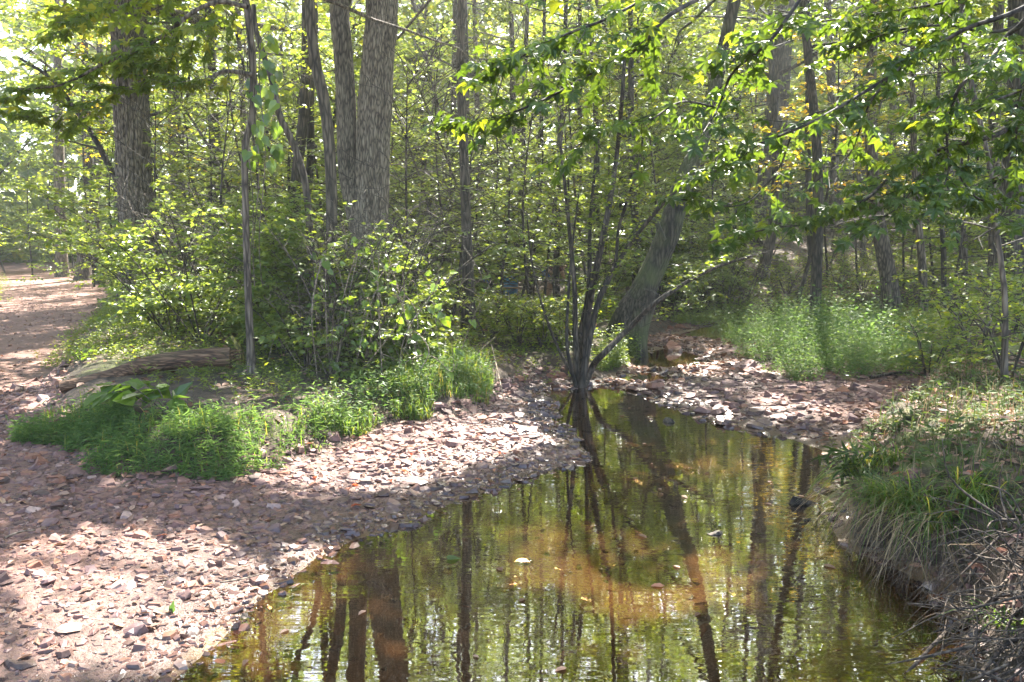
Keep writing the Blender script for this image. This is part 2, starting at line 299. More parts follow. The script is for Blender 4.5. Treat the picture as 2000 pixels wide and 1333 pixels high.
# ------------------------------------------------------------------ mesh builders
class MB:
    def __init__(s): s.v = []; s.f = []; s.r = []; s.n = 0
    def add(s, v, faces, r=0.0):
        """faces: list of int arrays (k, 3) or (k, 4)"""
        v = np.asarray(v, float).reshape(-1, 3)
        for f in faces:
            if len(f): s.f.append(np.asarray(f, np.int64) + s.n)
        s.v.append(v); s.r.append(np.broadcast_to(np.asarray(r, float), (len(v),))); s.n += len(v)
    def build(s, name, m, parent=None, loc=None, smooth=False, rnd=True):
        me = bpy.data.meshes.new(name)
        v = np.concatenate(s.v) if s.v else np.zeros((0, 3))
        if loc is not None: v = v - np.asarray(loc)
        me.vertices.add(len(v)); me.vertices.foreach_set('co', v.astype(np.float32).ravel())
        tot = np.concatenate([np.full(len(f), f.shape[1]) for f in s.f]) if s.f else np.zeros(0, int)
        li = np.concatenate([f.ravel() for f in s.f]) if s.f else np.zeros(0, int)
        me.loops.add(len(li)); me.loops.foreach_set('vertex_index', li.astype(np.int32))
        me.polygons.add(len(tot)); me.polygons.foreach_set('loop_start', np.concatenate([[0], np.cumsum(tot)[:-1]]).astype(np.int32) if len(tot) else np.zeros(0, np.int32))
        me.update(calc_edges=True)
        if smooth: me.polygons.foreach_set('use_smooth', np.ones(len(tot), bool))
        else: me.polygons.foreach_set('use_smooth', np.zeros(len(tot), bool))
        if rnd and len(v):
            a = me.attributes.new('rnd', 'FLOAT', 'POINT'); a.data.foreach_set('value', np.concatenate(s.r).astype(np.float32))
        me.materials.append(m)
        return link(name, me, parent, loc)
def link(name, me, parent=None, loc=None):
    o = bpy.data.objects.new(name, me); C.objects.link(o)
    if parent is not None: o.parent = parent
    elif loc is not None: o.location = loc
    return o
def tag(o, label, cat, group=None):
    o['label'] = label; o['category'] = cat
    if group: o['group'] = group
    return o
def thing(name, label, cat, loc, group=None):
    o = bpy.data.objects.new(name, None); C.objects.link(o); o.location = loc; o.empty_display_size = .1
    return tag(o, label, cat, group)
def stuff(o): o['kind'] = 'stuff'; return o
def unit(a): return a / (np.linalg.norm(a, axis=-1, keepdims=True) + 1e-9)
def smooth_pts(P, n):
    P = np.asarray(P, float)
    if len(P) == 2: return P[0] + (P[1] - P[0]) * np.linspace(0, 1, n)[:, None]
    Q = np.vstack([2 * P[0] - P[1], P, 2 * P[-1] - P[-2]])
    t = np.linspace(0, len(P) - 1 - 1e-6, n); i = t.astype(int); f = (t - i)[:, None]
    a, b, c, d = Q[i], Q[i + 1], Q[i + 2], Q[i + 3]
    return .5 * (2 * b + (c - a) * f + (2 * a - 5 * b + 4 * c - d) * f ** 2 + (3 * b - a - 3 * c + d) * f ** 3)
def tube(mb, P, R, sides=6, ridge=0.0, seed=0, cap=True, r=0.0, nr=9):
    P = np.asarray(P, float); k = len(P); R = np.broadcast_to(np.asarray(R, float), (k,))
    T = unit(np.gradient(P, axis=0)); ref = np.array([1., 0, 0]) if abs(T[0, 0]) < .8 else np.array([0, 1., 0])
    U = np.zeros_like(P); u = ref
    for i in range(k):
        u = u - T[i] * (u @ T[i]); u = u / np.linalg.norm(u); U[i] = u
    V = np.cross(T, U); a = np.arange(sides) * 2 * np.pi / sides
    rad = np.repeat(R[:, None], sides, 1)
    if ridge:
        s = np.concatenate([[0], np.cumsum(np.linalg.norm(np.diff(P, axis=0), axis=1))])
        A = np.broadcast_to(a, rad.shape); S = np.broadcast_to(s[:, None], rad.shape)
        e = np.abs(((A / (2 * np.pi) * nr + .9 * fbm(np.cos(A) * 2 + 9, S * 2.2 + np.sin(A) * 2, seed)) % 1) - .5) * 2
        rad = rad * (1 + ridge * (e ** .6 - .6) + ridge * .9 * fbm(np.cos(A) * 4 + 7, S * 5 + np.sin(A) * 4, seed + 3))
    v = P[:, None] + rad[..., None] * (np.cos(a)[None, :, None] * U[:, None] + np.sin(a)[None, :, None] * V[:, None])
    i, j = np.meshgrid(np.arange(k - 1), np.arange(sides), indexing='ij'); jn = (j + 1) % sides
    q = np.stack([i * sides + j, i * sides + jn, (i + 1) * sides + jn, (i + 1) * sides + j], -1).reshape(-1, 4)
    v = v.reshape(-1, 3); fs = [q]
    if cap:
        v = np.vstack([v, P[-1] + T[-1] * R[-1] * .4]); jj = np.arange(sides); b = (k - 1) * sides
        fs.append(np.stack([b + jj, b + (jj + 1) % sides, np.full(sides, k * sides)], -1))
    mb.add(v, fs, r)
OV = (np.array([[0, 0, 0], [.28, .27, .06], [.68, .2, .05], [1, 0, -.08], [.68, -.2, .05], [.28, -.27, .06]]), [(0, 5, 4, 3), (0, 3, 2, 1)])
RH = (np.array([[0, 0, 0], [.42, .3, .05], [1, 0, -.06], [.42, -.3, .05]]), [(0, 3, 2, 1)])
HEART = (np.array([[0, 0, 0], [-.12, .22, .03], [.12, .46, .06], [.5, .36, .04], [1.0, 0, -.1], [.5, -.36, .04], [.12, -.46, .06], [-.12, -.22, .03], [.4, 0, -.02]]),
         [(8, 0, 1, 2), (8, 2, 3, 4), (8, 4, 5, 6), (8, 6, 7, 0)])
LANCE = (np.array([[0, 0, 0], [.3, .13, .03], [.62, .1, -.0], [1, 0, -.16], [.62, -.1, -.0], [.3, -.13, .03]]), [(0, 5, 4, 3), (0, 3, 2, 1)])
def star_tmpl():
    tips = [(-112, .62), (-55, .9), (0, 1.0), (55, .9), (112, .62)]; v = [(.1, 0, 0)]
    v.append((-.02, -.16, .0))
    for i, (a, r) in enumerate(tips):
        a = math.radians(a); w = math.radians(19)
        v.append((math.cos(a - w) * r * .62 + .1, math.sin(a - w) * r * .62, .02)); v.append((math.cos(a) * r + .1, math.sin(a) * r, -.2 * r)); v.append((math.cos(a + w) * r * .62 + .1, math.sin(a + w) * r * .62, .02))
        if i < 4:
            b = math.radians((tips[i][0] + tips[i + 1][0]) / 2); v.append((math.cos(b) * .50 + .1, math.sin(b) * .50, .03))
    v.append((-.02, .16, .0)); n = len(v)
    return np.array(v), [(0, i, i + 1) for i in range(1, n - 1)] + [(0, n - 1, 1)]
STAR = star_tmpl()
def add_leaves(mb, P, Dr, N, L, tm, wid=1.0, r=None):
    if len(P) == 0: return
    Dr = unit(Dr); S = unit(np.cross(N, Dr)); N = np.cross(Dr, S); T, fs = tm; k = len(T); m = len(P)
    L = np.broadcast_to(np.asarray(L, float), (m,))[:, None, None]
    v = P[:, None] + L * (T[None, :, 0:1] * Dr[:, None] + wid * T[None, :, 1:2] * S[:, None] + T[None, :, 2:3] * N[:, None])
    if r is None: r = rng.random(m)
    by = {}
    for f in fs: by.setdefault(len(f), []).append(f)
    faces = [((np.arange(m) * k)[:, None, None] + np.array(g)[None]).reshape(-1, len(g[0])) for g in by.values()]
    mb.add(v.reshape(-1, 3), faces, np.repeat(r, k))
def add_twigs(mb, P0, P1, r):
    """thin three-sided twigs"""
    if len(P0) == 0: return
    d = unit(P1 - P0); u = unit(np.cross(d, np.array([.31, .2, .93]))); w = np.cross(d, u); m = len(P0)
    r = np.broadcast_to(np.asarray(r, float), (m,))[:, None]
    ring = [u * math.cos(a) + w * math.sin(a) for a in (0, 2.094, 4.189)]
    v = np.stack([P0 + q * r for q in ring] + [P1 + q * r * .45 for q in ring], 1)
    base = (np.arange(m) * 6)[:, None, None]
    mb.add(v.reshape(-1, 3), [(base + np.array([[0, 1, 4, 3], [1, 2, 5, 4], [2, 0, 3, 5]])[None]).reshape(-1, 4)], .5)
UP = np.array([0, 0, 1.])
def rn(*s): return rng.normal(size=s)
TWIGLETS = False
class Foliage:
    def __init__(s): s.P = []; s.D = []; s.N = []; s.L = []
    def on(s, p0, d, ln, leaf, n, droop=.25, flat=.45):
        m = len(p0)
        if m == 0: return
        t = (np.arange(n)[None] + .6 + .5 * (rng.random((m, n)) - .5)) / n; t = np.clip(t, .08, 1)
        side = unit(np.cross(d, UP)); sg = np.where(np.arange(n) % 2 == 0, 1., -1.)[None, :, None]
        P = p0[:, None] + d[:, None] * (ln[:, None] * t)[..., None]
        Dr = d[:, None] * .55 + side[:, None] * sg * .85 - UP * droop + rn(m, n, 3) * .22
        Dr[:, -1] = d - UP * droop + rn(m, 3) * .15
        N = UP + rn(m, n, 3) * flat
        s.P.append(P.reshape(-1, 3)); s.D.append(Dr.reshape(-1, 3)); s.N.append(N.reshape(-1, 3)); s.L.append(np.repeat(leaf, m * n) * (.65 + .6 * rng.random(m * n)))
    def arrays(s):
        if not s.P: z = np.zeros((0, 3)); return z, z, z, np.zeros(0)
        return np.concatenate(s.P), np.concatenate(s.D), np.concatenate(s.N), np.concatenate(s.L)
def interp(P, t):
    x = np.clip(t, 0, 1) * (len(P) - 1); i = np.minimum(x.astype(int), len(P) - 2); f = (x - i)[:, None]
    return P[i] * (1 - f) + P[i + 1] * f
def sprays(fo, mb, P, t0, sp, tl, leaf, sub=True, tw_r=.004, nleaf=None, droop=.25, tw=True):
    """side twigs (and their twiglets) with leaves along a limb's line P"""
    L = np.linalg.norm(np.diff(P, axis=0), axis=1).sum(); m = max(3, int(L * (1 - t0) / sp))
    ss = np.linspace(t0, 1, m); B = interp(P, ss); T = unit(interp(P, ss + .02) - interp(P, ss - .02))
    sd = unit(np.cross(T, UP)); sg = np.where(np.arange(m) % 2 == 0, 1., -1.)[:, None]
    a = .55 + .35 * rng.random((m, 1))
    d = unit(T * (1 - a * .45) + sd * sg * a + UP * (rn(m, 1) * .22 + .05)); ln = tl * (1.2 - .75 * ss) * (.65 + .7 * rng.random(m))
    d[-1] = T[-1]
    if tw: add_twigs(mb, B, B + d * ln[:, None], tw_r)
    if sub:
        k = max(3, int(tl / .2)); u = np.linspace(.25, .95, k)
        B2 = (B[:, None] + d[:, None] * (ln[:, None] * u)[..., None]).reshape(-1, 3); d1 = np.repeat(d, k, 0)
        sd2 = unit(np.cross(d1, UP)); sg2 = np.tile(np.where(np.arange(k) % 2 == 0, 1., -1.), m)[:, None]
        d2 = unit(d1 * .65 + sd2 * sg2 * .75 + UP * rn(m * k, 1) * .25); l2 = np.repeat(ln, k) * .48 * np.tile(1.15 - .6 * u, m)
        if TWIGLETS: add_twigs(mb, B2, B2 + d2 * l2[:, None], tw_r * .6)
        fo.on(B2, d2, l2, leaf, nleaf or max(3, int(np.mean(l2) / (leaf * .42))), droop)
        fo.on(B + d * (ln * .6)[:, None], d, ln * .4, leaf, max(3, int(np.mean(ln) * .4 / (leaf * .5))), droop)
    else:
        fo.on(B, d, ln, leaf, nleaf or max(3, int(np.mean(ln) / (leaf * .45))), droop)
def limbs(fo, mb, P, R, nl, t0, t1, L0, L1, el0, el1, leaf, sp, tl, sub=True, droop=.25, arch=-.1, bmb=None, azb=None, tw=True):
    for i in range(nl):
        f = (i + rng.random()) / nl; t = t0 + (t1 - t0) * f; p = interp(P, np.array([t]))[0]; r0 = float(np.interp(t, np.linspace(0, 1, len(R)), R)) * .45
        az = i * 2.39996 + rng.normal() * .35 if azb is None else azb + rng.normal() * .8
        el = math.radians(el0 + (el1 - el0) * f + rng.normal() * 7); L = (L0 + (L1 - L0) * f) * (.75 + .5 * rng.random())
        d = np.array([math.cos(az) * math.cos(el), math.sin(az) * math.cos(el), math.sin(el)]); s = np.linspace(0, 1, 8)[:, None]
        Q = p + d * L * s + UP * arch * L * s ** 2 + np.cumsum(rn(8, 3) * .022 * L, 0) * np.minimum(1, s * 4)
        tube(bmb or mb, Q, np.linspace(max(r0, .008 if tw else .004), .004 if tw else .0018, 8), 5 if tw else 4)
        sprays(fo, mb, Q, .2, sp, tl * (.6 + .4 * L / max(L0, L1)), leaf, sub, droop=droop, tw=tw)
def crown_obj(fo, m, parent, loc, tm=RH, cull=True, extra=None, name='crown', wid=1.0):
    P, Dr, N, L = fo.arrays()
    if cull and len(P):
        k = lit_keep(P)
        if extra is not None: k &= extra(P)
        P, Dr, N, L = P[k], Dr[k], N[k], L[k]
    mb = MB(); add_leaves(mb, P, Dr, N, L, tm, wid)
    o = mb.build(name, m, parent, loc); global NLEAF; NLEAF += len(P); return o
NLEAF = 0

# ------------------------------------------------------------------ setting: terrain split into ground, path, gravel bars, stream bed; water
ys = np.concatenate([np.linspace(-9, 1.4, 26), np.geomspace(1.5, 22, 300), np.geomspace(22.6, 170, 40)])
us = np.linspace(-1, 1, 361); us = .62 * us + 1.2 * np.sign(us) * np.abs(us) ** 6
UU, YY = np.meshgrid(us, ys); XX = UU * (np.abs(YY) + 6)
ZZ, SWG, LBG, RBG, PWG = height(XX, YY, True)
nr_, nc_ = XX.shape
jj = fbm(XX * 2.5, YY * 2.5, 77) * .25
A_bed = 1 - sstep(-.04, .10, SWG + jj * .2)
A_path = 1 - sstep(-.25, .35, PWG + jj * 1.2)
A_grav = (1 - sstep(-.1, .1, -LBG + jj * .6)) * (1 - sstep(-.1, .1, -RBG + jj * .6)) * (1 - sstep(16.6, 17.6, YY))
A_moss = sstep(0, .4, np.maximum(-LBG, -RBG)) * np.clip(.25 + .9 * fbm(XX * .9, YY * .9, 88), 0, 1) * (1 - sstep(15, 30, YY))
vid = np.arange(nr_ * nc_).reshape(nr_, nc_)
quads = np.stack([vid[:-1, :-1], vid[:-1, 1:], vid[1:, 1:], vid[1:, :-1]], -1).reshape(-1, 4)
cen = lambda a: a.ravel()[quads].mean(1)
cx_, cy_ = cen(XX), cen(YY); cs, cp, cg = cen(SWG), cen(A_path), cen(A_grav)
reg = np.zeros(len(quads), int)
reg[(cg > .5) & (cs > 0)] = 2; reg[(reg == 2) & (cx_ > .105 * cy_)] = 3; reg[(cp > .5) & (cs > .1)] = 1; reg[cs <= 0] = 4
allv = np.stack([XX, YY, ZZ], -1).reshape(-1, 3)
SETTING = {}
for k, nm in enumerate(['ground', 'path', 'gravel_bar', 'gravel_bar', 'stream_bed']):
    q = quads[reg == k]; idx, inv = np.unique(q, return_inverse=True)
    b = MB(); b.add(allv[idx], [inv.reshape(-1, 4)]); o = b.build(nm, GROUND, smooth=True, rnd=False); o['kind'] = 'structure'
    for an, arr in (('bed', A_bed), ('path', A_path), ('gravel', A_grav), ('moss', A_moss)):
        at = o.data.attributes.new(an, 'FLOAT', 'POINT'); at.data.foreach_set('value', arr.ravel()[idx].astype(np.float32))
    SETTING[k] = o
SETTING[2]['label'] = 'sunlit pinkish shale gravel bar left of the pool'; SETTING[3]['label'] = 'shaded gravel bar below the bright green weeds'
b = MB(); b.add([(-7, -6, 0), (14, -6, 0), (14, 21, 0), (-7, 21, 0)], [[(0, 1, 2, 3)]]); o = b.build('water', WATER, rnd=False); o['kind'] = 'structure'

# ------------------------------------------------------------------ stones
def stone_tmpl(seed, n=8, bottom=True):
    r = np.random.default_rng(seed); a = np.sort(np.arange(n) * 2 * np.pi / n + r.normal(size=n) * .22)
    rad = .5 * (.82 + .36 * r.random(n)); o = np.stack([np.cos(a) * rad, np.sin(a) * rad * (.5 + .25 * r.random()), np.zeros(n)], 1)
    h = .05 + .12 * r.random() ** 2; tilt = r.normal(size=2) * .07
    top = o * (.62 + .18 * r.random()) + [0, 0, h] + r.normal(size=(n, 3)) * .02; top[:, 2] += top[:, 0] * tilt[0] * 2 + top[:, 1] * tilt[1] * 2
    bot = o * .8 - [0, 0, h * .8]; v = np.vstack([bot, o, top, [[0, 0, h * 1.12]]]) if bottom else np.vstack([o - [0, 0, .05], top, [[0, 0, h * 1.1]]])
    j = np.arange(n); jn = (j + 1) % n; R = 3 if bottom else 2
    q = np.concatenate([np.stack([k * n + j, k * n + jn, (k + 1) * n + jn, (k + 1) * n + j], 1) for k in range(R - 1)])
    t = np.stack([(R - 1) * n + j, (R - 1) * n + jn, np.full(n, R * n)], 1)
    return v, q, t
SMESH = []
for k in range(14):
    b = MB(); v, q, t = stone_tmpl(100 + k); b.add(v, [q, t]); o = b.build('stone', STONE, rnd=False); SMESH.append(o.data); bpy.data.objects.remove(o)
STM = [stone_tmpl(200 + k, 5, False) for k in range(24)]
def gravel(parent, X, Y, S, name='gravel', dz=0.0, sq=1.0):
    mb = MB(); Z = height(X, Y); w = rng.integers(0, len(STM), len(X))
    for k in range(len(STM)):
        i = np.nonzero(w == k)[0]
        if not len(i): continue
        v, q, t = STM[k]; a = rng.random(len(i)) * 6.28; c, s = np.cos(a), np.sin(a); sc = S[i][:, None]; tx, ty = rn(len(i), 1) * .13, rn(len(i), 1) * .13
        vx = v[None, :, 0] * sc; vy = v[None, :, 1] * sc; vz = v[None, :, 2] * sc * sq + tx * vx + ty * vy
        P = np.stack([X[i][:, None] + vx * c[:, None] - vy * s[:, None], Y[i][:, None] + vx * s[:, None] + vy * c[:, None], Z[i][:, None] + vz + dz], -1)
        off = (np.arange(len(i)) * len(v))[:, None, None]
        mb.add(P.reshape(-1, 3), [(q[None] + off).reshape(-1, 4), (t[None] + off).reshape(-1, 3)], np.repeat(rng.random(len(i)), len(v)))
    return stuff(mb.build(name, STONE, parent))
def stones(parent, X, Y, S, dz=.2):
    Z = height(X, Y)
    for x, y, z, s in zip(X, Y, Z, S):
        o = link('stone', random.choice(SMESH), parent); o.location = (x, y, z + s * dz * .3)
        o.rotation_euler = (random.gauss(0, .12), random.gauss(0, .12), random.random() * 6.28); o.scale = (s, s * random.uniform(.8, 1.25), s * random.uniform(.7, 1.2))
def sample(n, box, ok):
    xs, yy = [], []
    c = 0
    while c < n:
        x = rng.uniform(box[0], box[1], n * 2); y = rng.uniform(box[2], box[3], n * 2); k = ok(x, y); xs.append(x[k]); yy.append(y[k]); c += k.sum()
        if k.sum() < 20: break
    return np.concatenate(xs)[:n], np.concatenate(yy)[:n]
def in_left(x, y):
    sw, lb, rb, pw = regions(x, y); dens = np.clip(1.15 - sstep(-.1, .5, -lb + 0) - .75 * sstep(-.1, .9, -pw), 0, 1)
    return (sw > -.12) & (lb > -.25) & (x < .1 * y) & (rng.random(len(x)) < dens) & (x > -1.0 * y)
def in_right(x, y):
    sw, lb, rb, pw = regions(x, y); return (sw > -.08) & (lb > 0) & (rb > -.15) & (x > .1 * y) & (y < 17)
def in_bed(x, y): return regions(x, y)[0] < -.02
def near(x, y): return 1 / np.hypot(x, y)
X, Y = sample(1400, (-4.2, 1.2, 2.6, 9.5), in_left); s_ = np.clip(rng.lognormal(-3.15, .5, len(X)), .03, .22) * (.42 + .13 * Y); o_ = np.argsort(-s_ * near(X, Y))[:300]
stones(SETTING[2], X[o_], Y[o_], s_[o_])
X, Y = sample(24000, (-5.0, 1.3, 2.2, 10), in_left); gravel(SETTING[2], X, Y, np.clip(rng.lognormal(-3.72, .65, len(X)), .010, .11) * (.30 + .185 * Y), sq=1.0)
X, Y = sample(700, (.9, 7, 7.0, 16), in_right); s_ = np.clip(rng.lognormal(-2.1, .45, len(X)), .06, .4); o_ = np.argsort(-s_ * near(X, Y))[:220]
stones(SETTING[3], X[o_], Y[o_], s_[o_])
X, Y = sample(8000, (.9, 7, 6.5, 16.5), in_right); gravel(SETTING[3], X, Y, np.clip(rng.lognormal(-2.6, .45, len(X)), .03, .2))
X, Y = sample(260, (-1.6, 2.6, 2.2, 9), in_bed); s_ = np.clip(rng.lognormal(-2.0, .4, len(X)), .06, .3); o_ = np.argsort(-s_ * near(X, Y))[:110]
stones(SETTING[4], X[o_], Y[o_], s_[o_], -.55)
X, Y = sample(1500, (-1.8, 3, 2.0, 9.5), in_bed); gravel(SETTING[4], X, Y, np.clip(rng.lognormal(-2.6, .5, len(X)), .03, .22), 'bed_gravel', -.006, .4)
def in_path(x, y): sw, lb, rb, pw = regions(x, y); return (pw < .3) & (sw > 1)
X, Y = sample(1500, (-14, -2, 3.5, 18), in_path); gravel(SETTING[1], X, Y, np.clip(rng.lognormal(-3.4, .5, len(X)), .012, .08), 'path_gravel')

# single rocks that stand out in the picture
def rock(px, py, wpx, label, asp=.7, hh=1.0, rot=None, z=None, dark=0):
    p = W(px, py, 0) if z is None else G(px, py); s = wpx * p[1] / F
    b = MB(); v, q, t = stone_tmpl(int(px * 7 + py), 10); v = v * s * 1.0; v[:, 1] *= asp / .62; v[:, 2] *= hh * 1.9
    b.add(v, [q, t], .05 + .1 * dark); o = b.build('rock', STONE if not dark else BARK_D, loc=(0, 0, 0)); o.location = (p[0], p[1], p[2] + s * .02); o.rotation_euler = (0, 0, random.random() * 6.28 if rot is None else rot)
    md = o.modifiers.new('b', 'BEVEL'); md.width = s * .03; md.segments = 2
    return tag(o, label, 'rock', 'loose rocks by the pool')
rock(1566, 984, 58, 'dark wet rock breaking the water left of the right bank', .35, .55, .1, None, 1)
rock(1396, 1044, 34, 'low dark rock by the bent stick in mid pool', .5, .6, .2, None, 1)
rock(1628, 1012, 40, 'flat dark rock at the foot of the right bank', .7, .6)
rock(1576, 1016, 26, 'small dark rock just below the pointed wet rock', .7, .7, None, None, 1)
rock(1306, 824, 36, 'blackish rock in the pool beside the tree reflection', .6, .9, None, None, 1)
rock(1270, 818, 34, 'low rust brown rock at the water line left of the blackish rock', .6, .6)
rock(1370, 822, 18, 'small pale rock at the edge of the shaded gravel bar', .7, 1.0)
rock(262, 1235, 56, 'large rounded mauve stone on the sunny gravel near the water', .8, 1.1, .1, 1)
rock(42, 1298, 66, 'big flat orange brown slab in the bottom corner of the gravel', .8, .9, .1, 1)
rock(318, 1290, 30, 'round pinkish stone half in the shallow water', .8, 1.1, .4)
rock(366, 1268, 40, 'dark wet stone at the water edge beside pink stones', .6, .9)
rock(462, 1224, 22, 'small upright stone standing out of the orange shallows', .8, 1.4)
rock(552, 1160, 22, 'pale stone alone in the shallow orange water', .8, 1.2)
rock(478, 1206, 24, 'dark flat stone in the shallows with a leaf on it', .8, .8, None, None, 1)
rock(800, 1028, 56, 'pinkish slab reaching from the gravel into the pool', .5, .6, .2)
rock(735, 880, 40, 'smooth long grey stone on the sunny gravel under the grass', .5, .8, .1, 1)
rock(796, 848, 22, 'upright grey stone beside a red leaf at the grass edge', .8, 1.8, .1, 1)
rock(1315, 690, 36, 'dark boulder in the red leaf riffle upstream', .8, 1.2, .1, 1)
rock(1650, 1065, 44, 'flat brown stone under the overhanging grass of the bank', .6, .8)
rock(1826, 1176, 40, 'reddish flat stone by the bare soil of the bank', .7, .7)

# ------------------------------------------------------------------ trees drawn from the picture
def px_line(pts, d, base=True, H_top=None, lean_d=0.0):
    """points given in the picture at forward distance d; first one is set on the ground; the line goes on above the frame"""
    L = [D(x, y, d + lean_d * i) for i, (x, y) in enumerate(pts)]
    if base:
        g = GD(pts[0][0], d); L[0] = np.array([L[0][0], d, g[2] - .12])
    if H_top and L[-1][2] < H_top:
        v = L[-1] - L[-2]; v = v / np.linalg.norm(v); v[0] *= .5; v[2] = max(v[2], .6)
        n = max(2, int((H_top - L[-1][2]) / 2.5))
        for k in range(n): L.append(L[-1] + v * (H_top - L[-1][2]) / (n - k) / v[2] * np.array([1, 1, 1]) + np.array([rng.normal() * .12, rng.normal() * .12, 0]))
    return np.array(L)
def radii(pts, wpx, d, line, top=.03):
    r = [w * .5 * d / F for w in wpx]; n = len(line) - len(r)
    if n > 0: r += list(np.linspace(r[-1], max(top, r[-1] * .3), n + 1)[1:])
    return np.array(r)
def dense(line, R, n):
    """evenly spaced points along the line, with the radii that belong to them"""
    line = np.asarray(line, float); P = smooth_pts(line, n * 2); s = np.r_[0, np.cumsum(np.linalg.norm(np.diff(P, axis=0), axis=1))]; s = s / s[-1]; u = np.linspace(0, 1, n)
    RR = np.interp(np.linspace(0, 1, n * 2), np.linspace(0, 1, len(R)), R)
    return np.stack([np.interp(u, s, P[:, k]) for k in range(3)], 1), np.interp(u, s, RR)
SIGHT = D(1075, 560, 19)
def clear_view(P):
    """keep the view to the bench and the bending person and down the path open, as it is in the photo"""
    d = P[:, 1]; px = CX + F * P[:, 0] / np.maximum(d, .1) / math.cos(PITCH) * 1.0; c, s = math.cos(PITCH), math.sin(PITCH)
    rel = P - CAM; fz = rel[:, 1] * c - rel[:, 2] * s; uz = rel[:, 1] * s + rel[:, 2] * c
    px = CX + F * rel[:, 0] / fz; py = CY - F * uz / fz
    a = (px > 940) & (px < 1105) & (py > 514 + 14 * rng.random(len(P))) & (py < 590 - 14 * rng.random(len(P))) & (d < 20.3) & ((px > 978) | (rng.random(len(P)) < .5))
    b = (px < 195 - np.maximum(0, py - 590) * .55) & (py > 495) & (py < 800) & (rel[:, 2] < 0) & (d < 30)
    e = (px > 1255) & (px < 1420) & (py > 632) & (py < 750) & (d < 14)
    t1 = (px > 225) & (px < 300) & (py > 175) & (py < 430) & (d < 13.5)
    t8 = (px > 655) & (px < 770) & (py > -5) & (py < 345) & (d < 10.6) & ((py < 210) | (rng.random(len(P)) < .55))
    t11 = (px > 1210) & (px < 1345) & (py > 400) & (py < 650) & (d < 10.8) & (np.abs(px - (1340 - (py - 400) * .48)) < 42)
    slope = (px > 1430) & (px < 1930) & (py > 490) & (py < 605) & (d > 9) & (d < 24) & (rng.random(len(P)) < .6)
    glow = (px > 1475) & (px < 1650) & (py > 235) & (py < 410) & (d < 15.8)
    return ~(a | b | e | t1 | t8 | t11 | slope | glow)
def tree(name, label, pts, wpx, d, Htop, bark, crown=None, leafm=LEAF, ridge=0.0, sides=10, group=None, base=True, extra_stems=(), lean_d=0.0, tm=RH, nrg=9, cat='tree'):
    line = px_line(pts, d, base, Htop, lean_d); R = radii(pts, wpx, d, line); loc = np.array([line[0][0], line[0][1], line[0][2] + .12])
    t = thing(name, label, cat, loc, group); P, RR = dense(line, R, 110 if ridge else 40)
    RR = RR * (1 + .5 * np.exp(-np.linspace(0, 1, len(P)) * 40)) if base else RR
    mb = MB(); tube(mb, P, RR, 64 if ridge else sides, ridge, int(pts[0][0]), nr=nrg); mb.build('trunk', bark, t, loc, smooth=not ridge)
    for k, (sp, sw_, sd) in enumerate(extra_stems):
        l2 = np.array([D(x, y, sd) for x, y in sp]); l2 = px_line(sp, sd, False, Htop if sp[-1][1] <= 5 else None)
        P2, R2 = dense(l2, radii(sp, sw_, sd, l2), 60); mb = MB(); tube(mb, P2, R2, 40 if ridge else 8, ridge * .9, k + 5, nr=7); mb.build('stem' if ridge else 'branch', bark, t, loc, smooth=not ridge)
    if crown:
        fo, bm = Foliage(), MB()
        for c in (crown if isinstance(crown, list) else [crown]):
            limbs(fo, bm, P, RR, **c)
        stuff(bm.build('branches', bark, t, loc, smooth=True)); crown_obj(fo, leafm, t, loc, tm, extra=clear_view)
    return t
TALL = dict(nl=15, t0=.5, t1=1.0, L0=3.8, L1=2.0, el0=8, el1=55, leaf=.125, sp=.30, tl=1.35)
ROOF = dict(nl=36, t0=.38, t1=1.0, L0=4.4, L1=2.4, el0=0, el1=55, leaf=.17, sp=.28, tl=1.4)
MID = dict(nl=12, t0=.38, t1=1.0, L0=2.6, L1=1.2, el0=5, el1=50, leaf=.10, sp=.22, tl=.9)
SM = dict(nl=10, t0=.3, t1=1.0, L0=1.5, L1=.7, el0=5, el1=45, leaf=.085, sp=.17, tl=.6)
def cr(base, **k): q = dict(base); q.update(k); return q
tree('oak_tree', 'thick pale shaggy-barked tree standing beside the path', [(280, 600), (270, 450), (262, 350), (257, 250), (254, 180), (248, 0)], [82, 64, 60, 60, 60, 58], 14.2, 14, BARK_OAK, cr(ROOF, nl=24), ridge=.13, nrg=26)
tree('slim_tree', 'thin dark trunk close behind the thick shaggy path tree', [(303, 540), (288, 300), (283, 160), (280, 0)], [16, 15, 15, 13], 16.5, 10, BARK_D, MID)
tree('tree', 'brown trunk in the gap between the shaggy tree and the vine-hung sapling', [(347, 480), (348, 415), (346, 330), (341, 250), (337, 130), (335, 0)], [38, 30, 25, 24, 23, 22], 20, 14, BARK, cr(TALL, leaf=.14))
tree('leaning_sapling', 'thin crooked sapling leaning out over the path from behind the shaggy tree', [(300, 520), (238, 380), (206, 312), (190, 280), (165, 240), (130, 190), (95, 150), (40, 115)], [14, 12, 11, 10, 9, 8, 7, 5], 15.2, None, BARK_D, cr(SM, nl=12, L0=1.6, leaf=.10))
tree('tree', 'straight grey trunk furthest left of three at the path bend', [(120, 515), (118, 440), (116, 350), (113, 180)], [22, 20, 20, 17], 30, 13, BARK, cr(TALL, leaf=.17, nl=12))
tree('tree', 'pale trunk leaning right in the middle of three at the path bend', [(160, 520), (166, 470), (179, 420), (186, 370), (196, 250)], [27, 22, 20, 18, 15], 28, 12, BARK, cr(TALL, leaf=.17, nl=12))
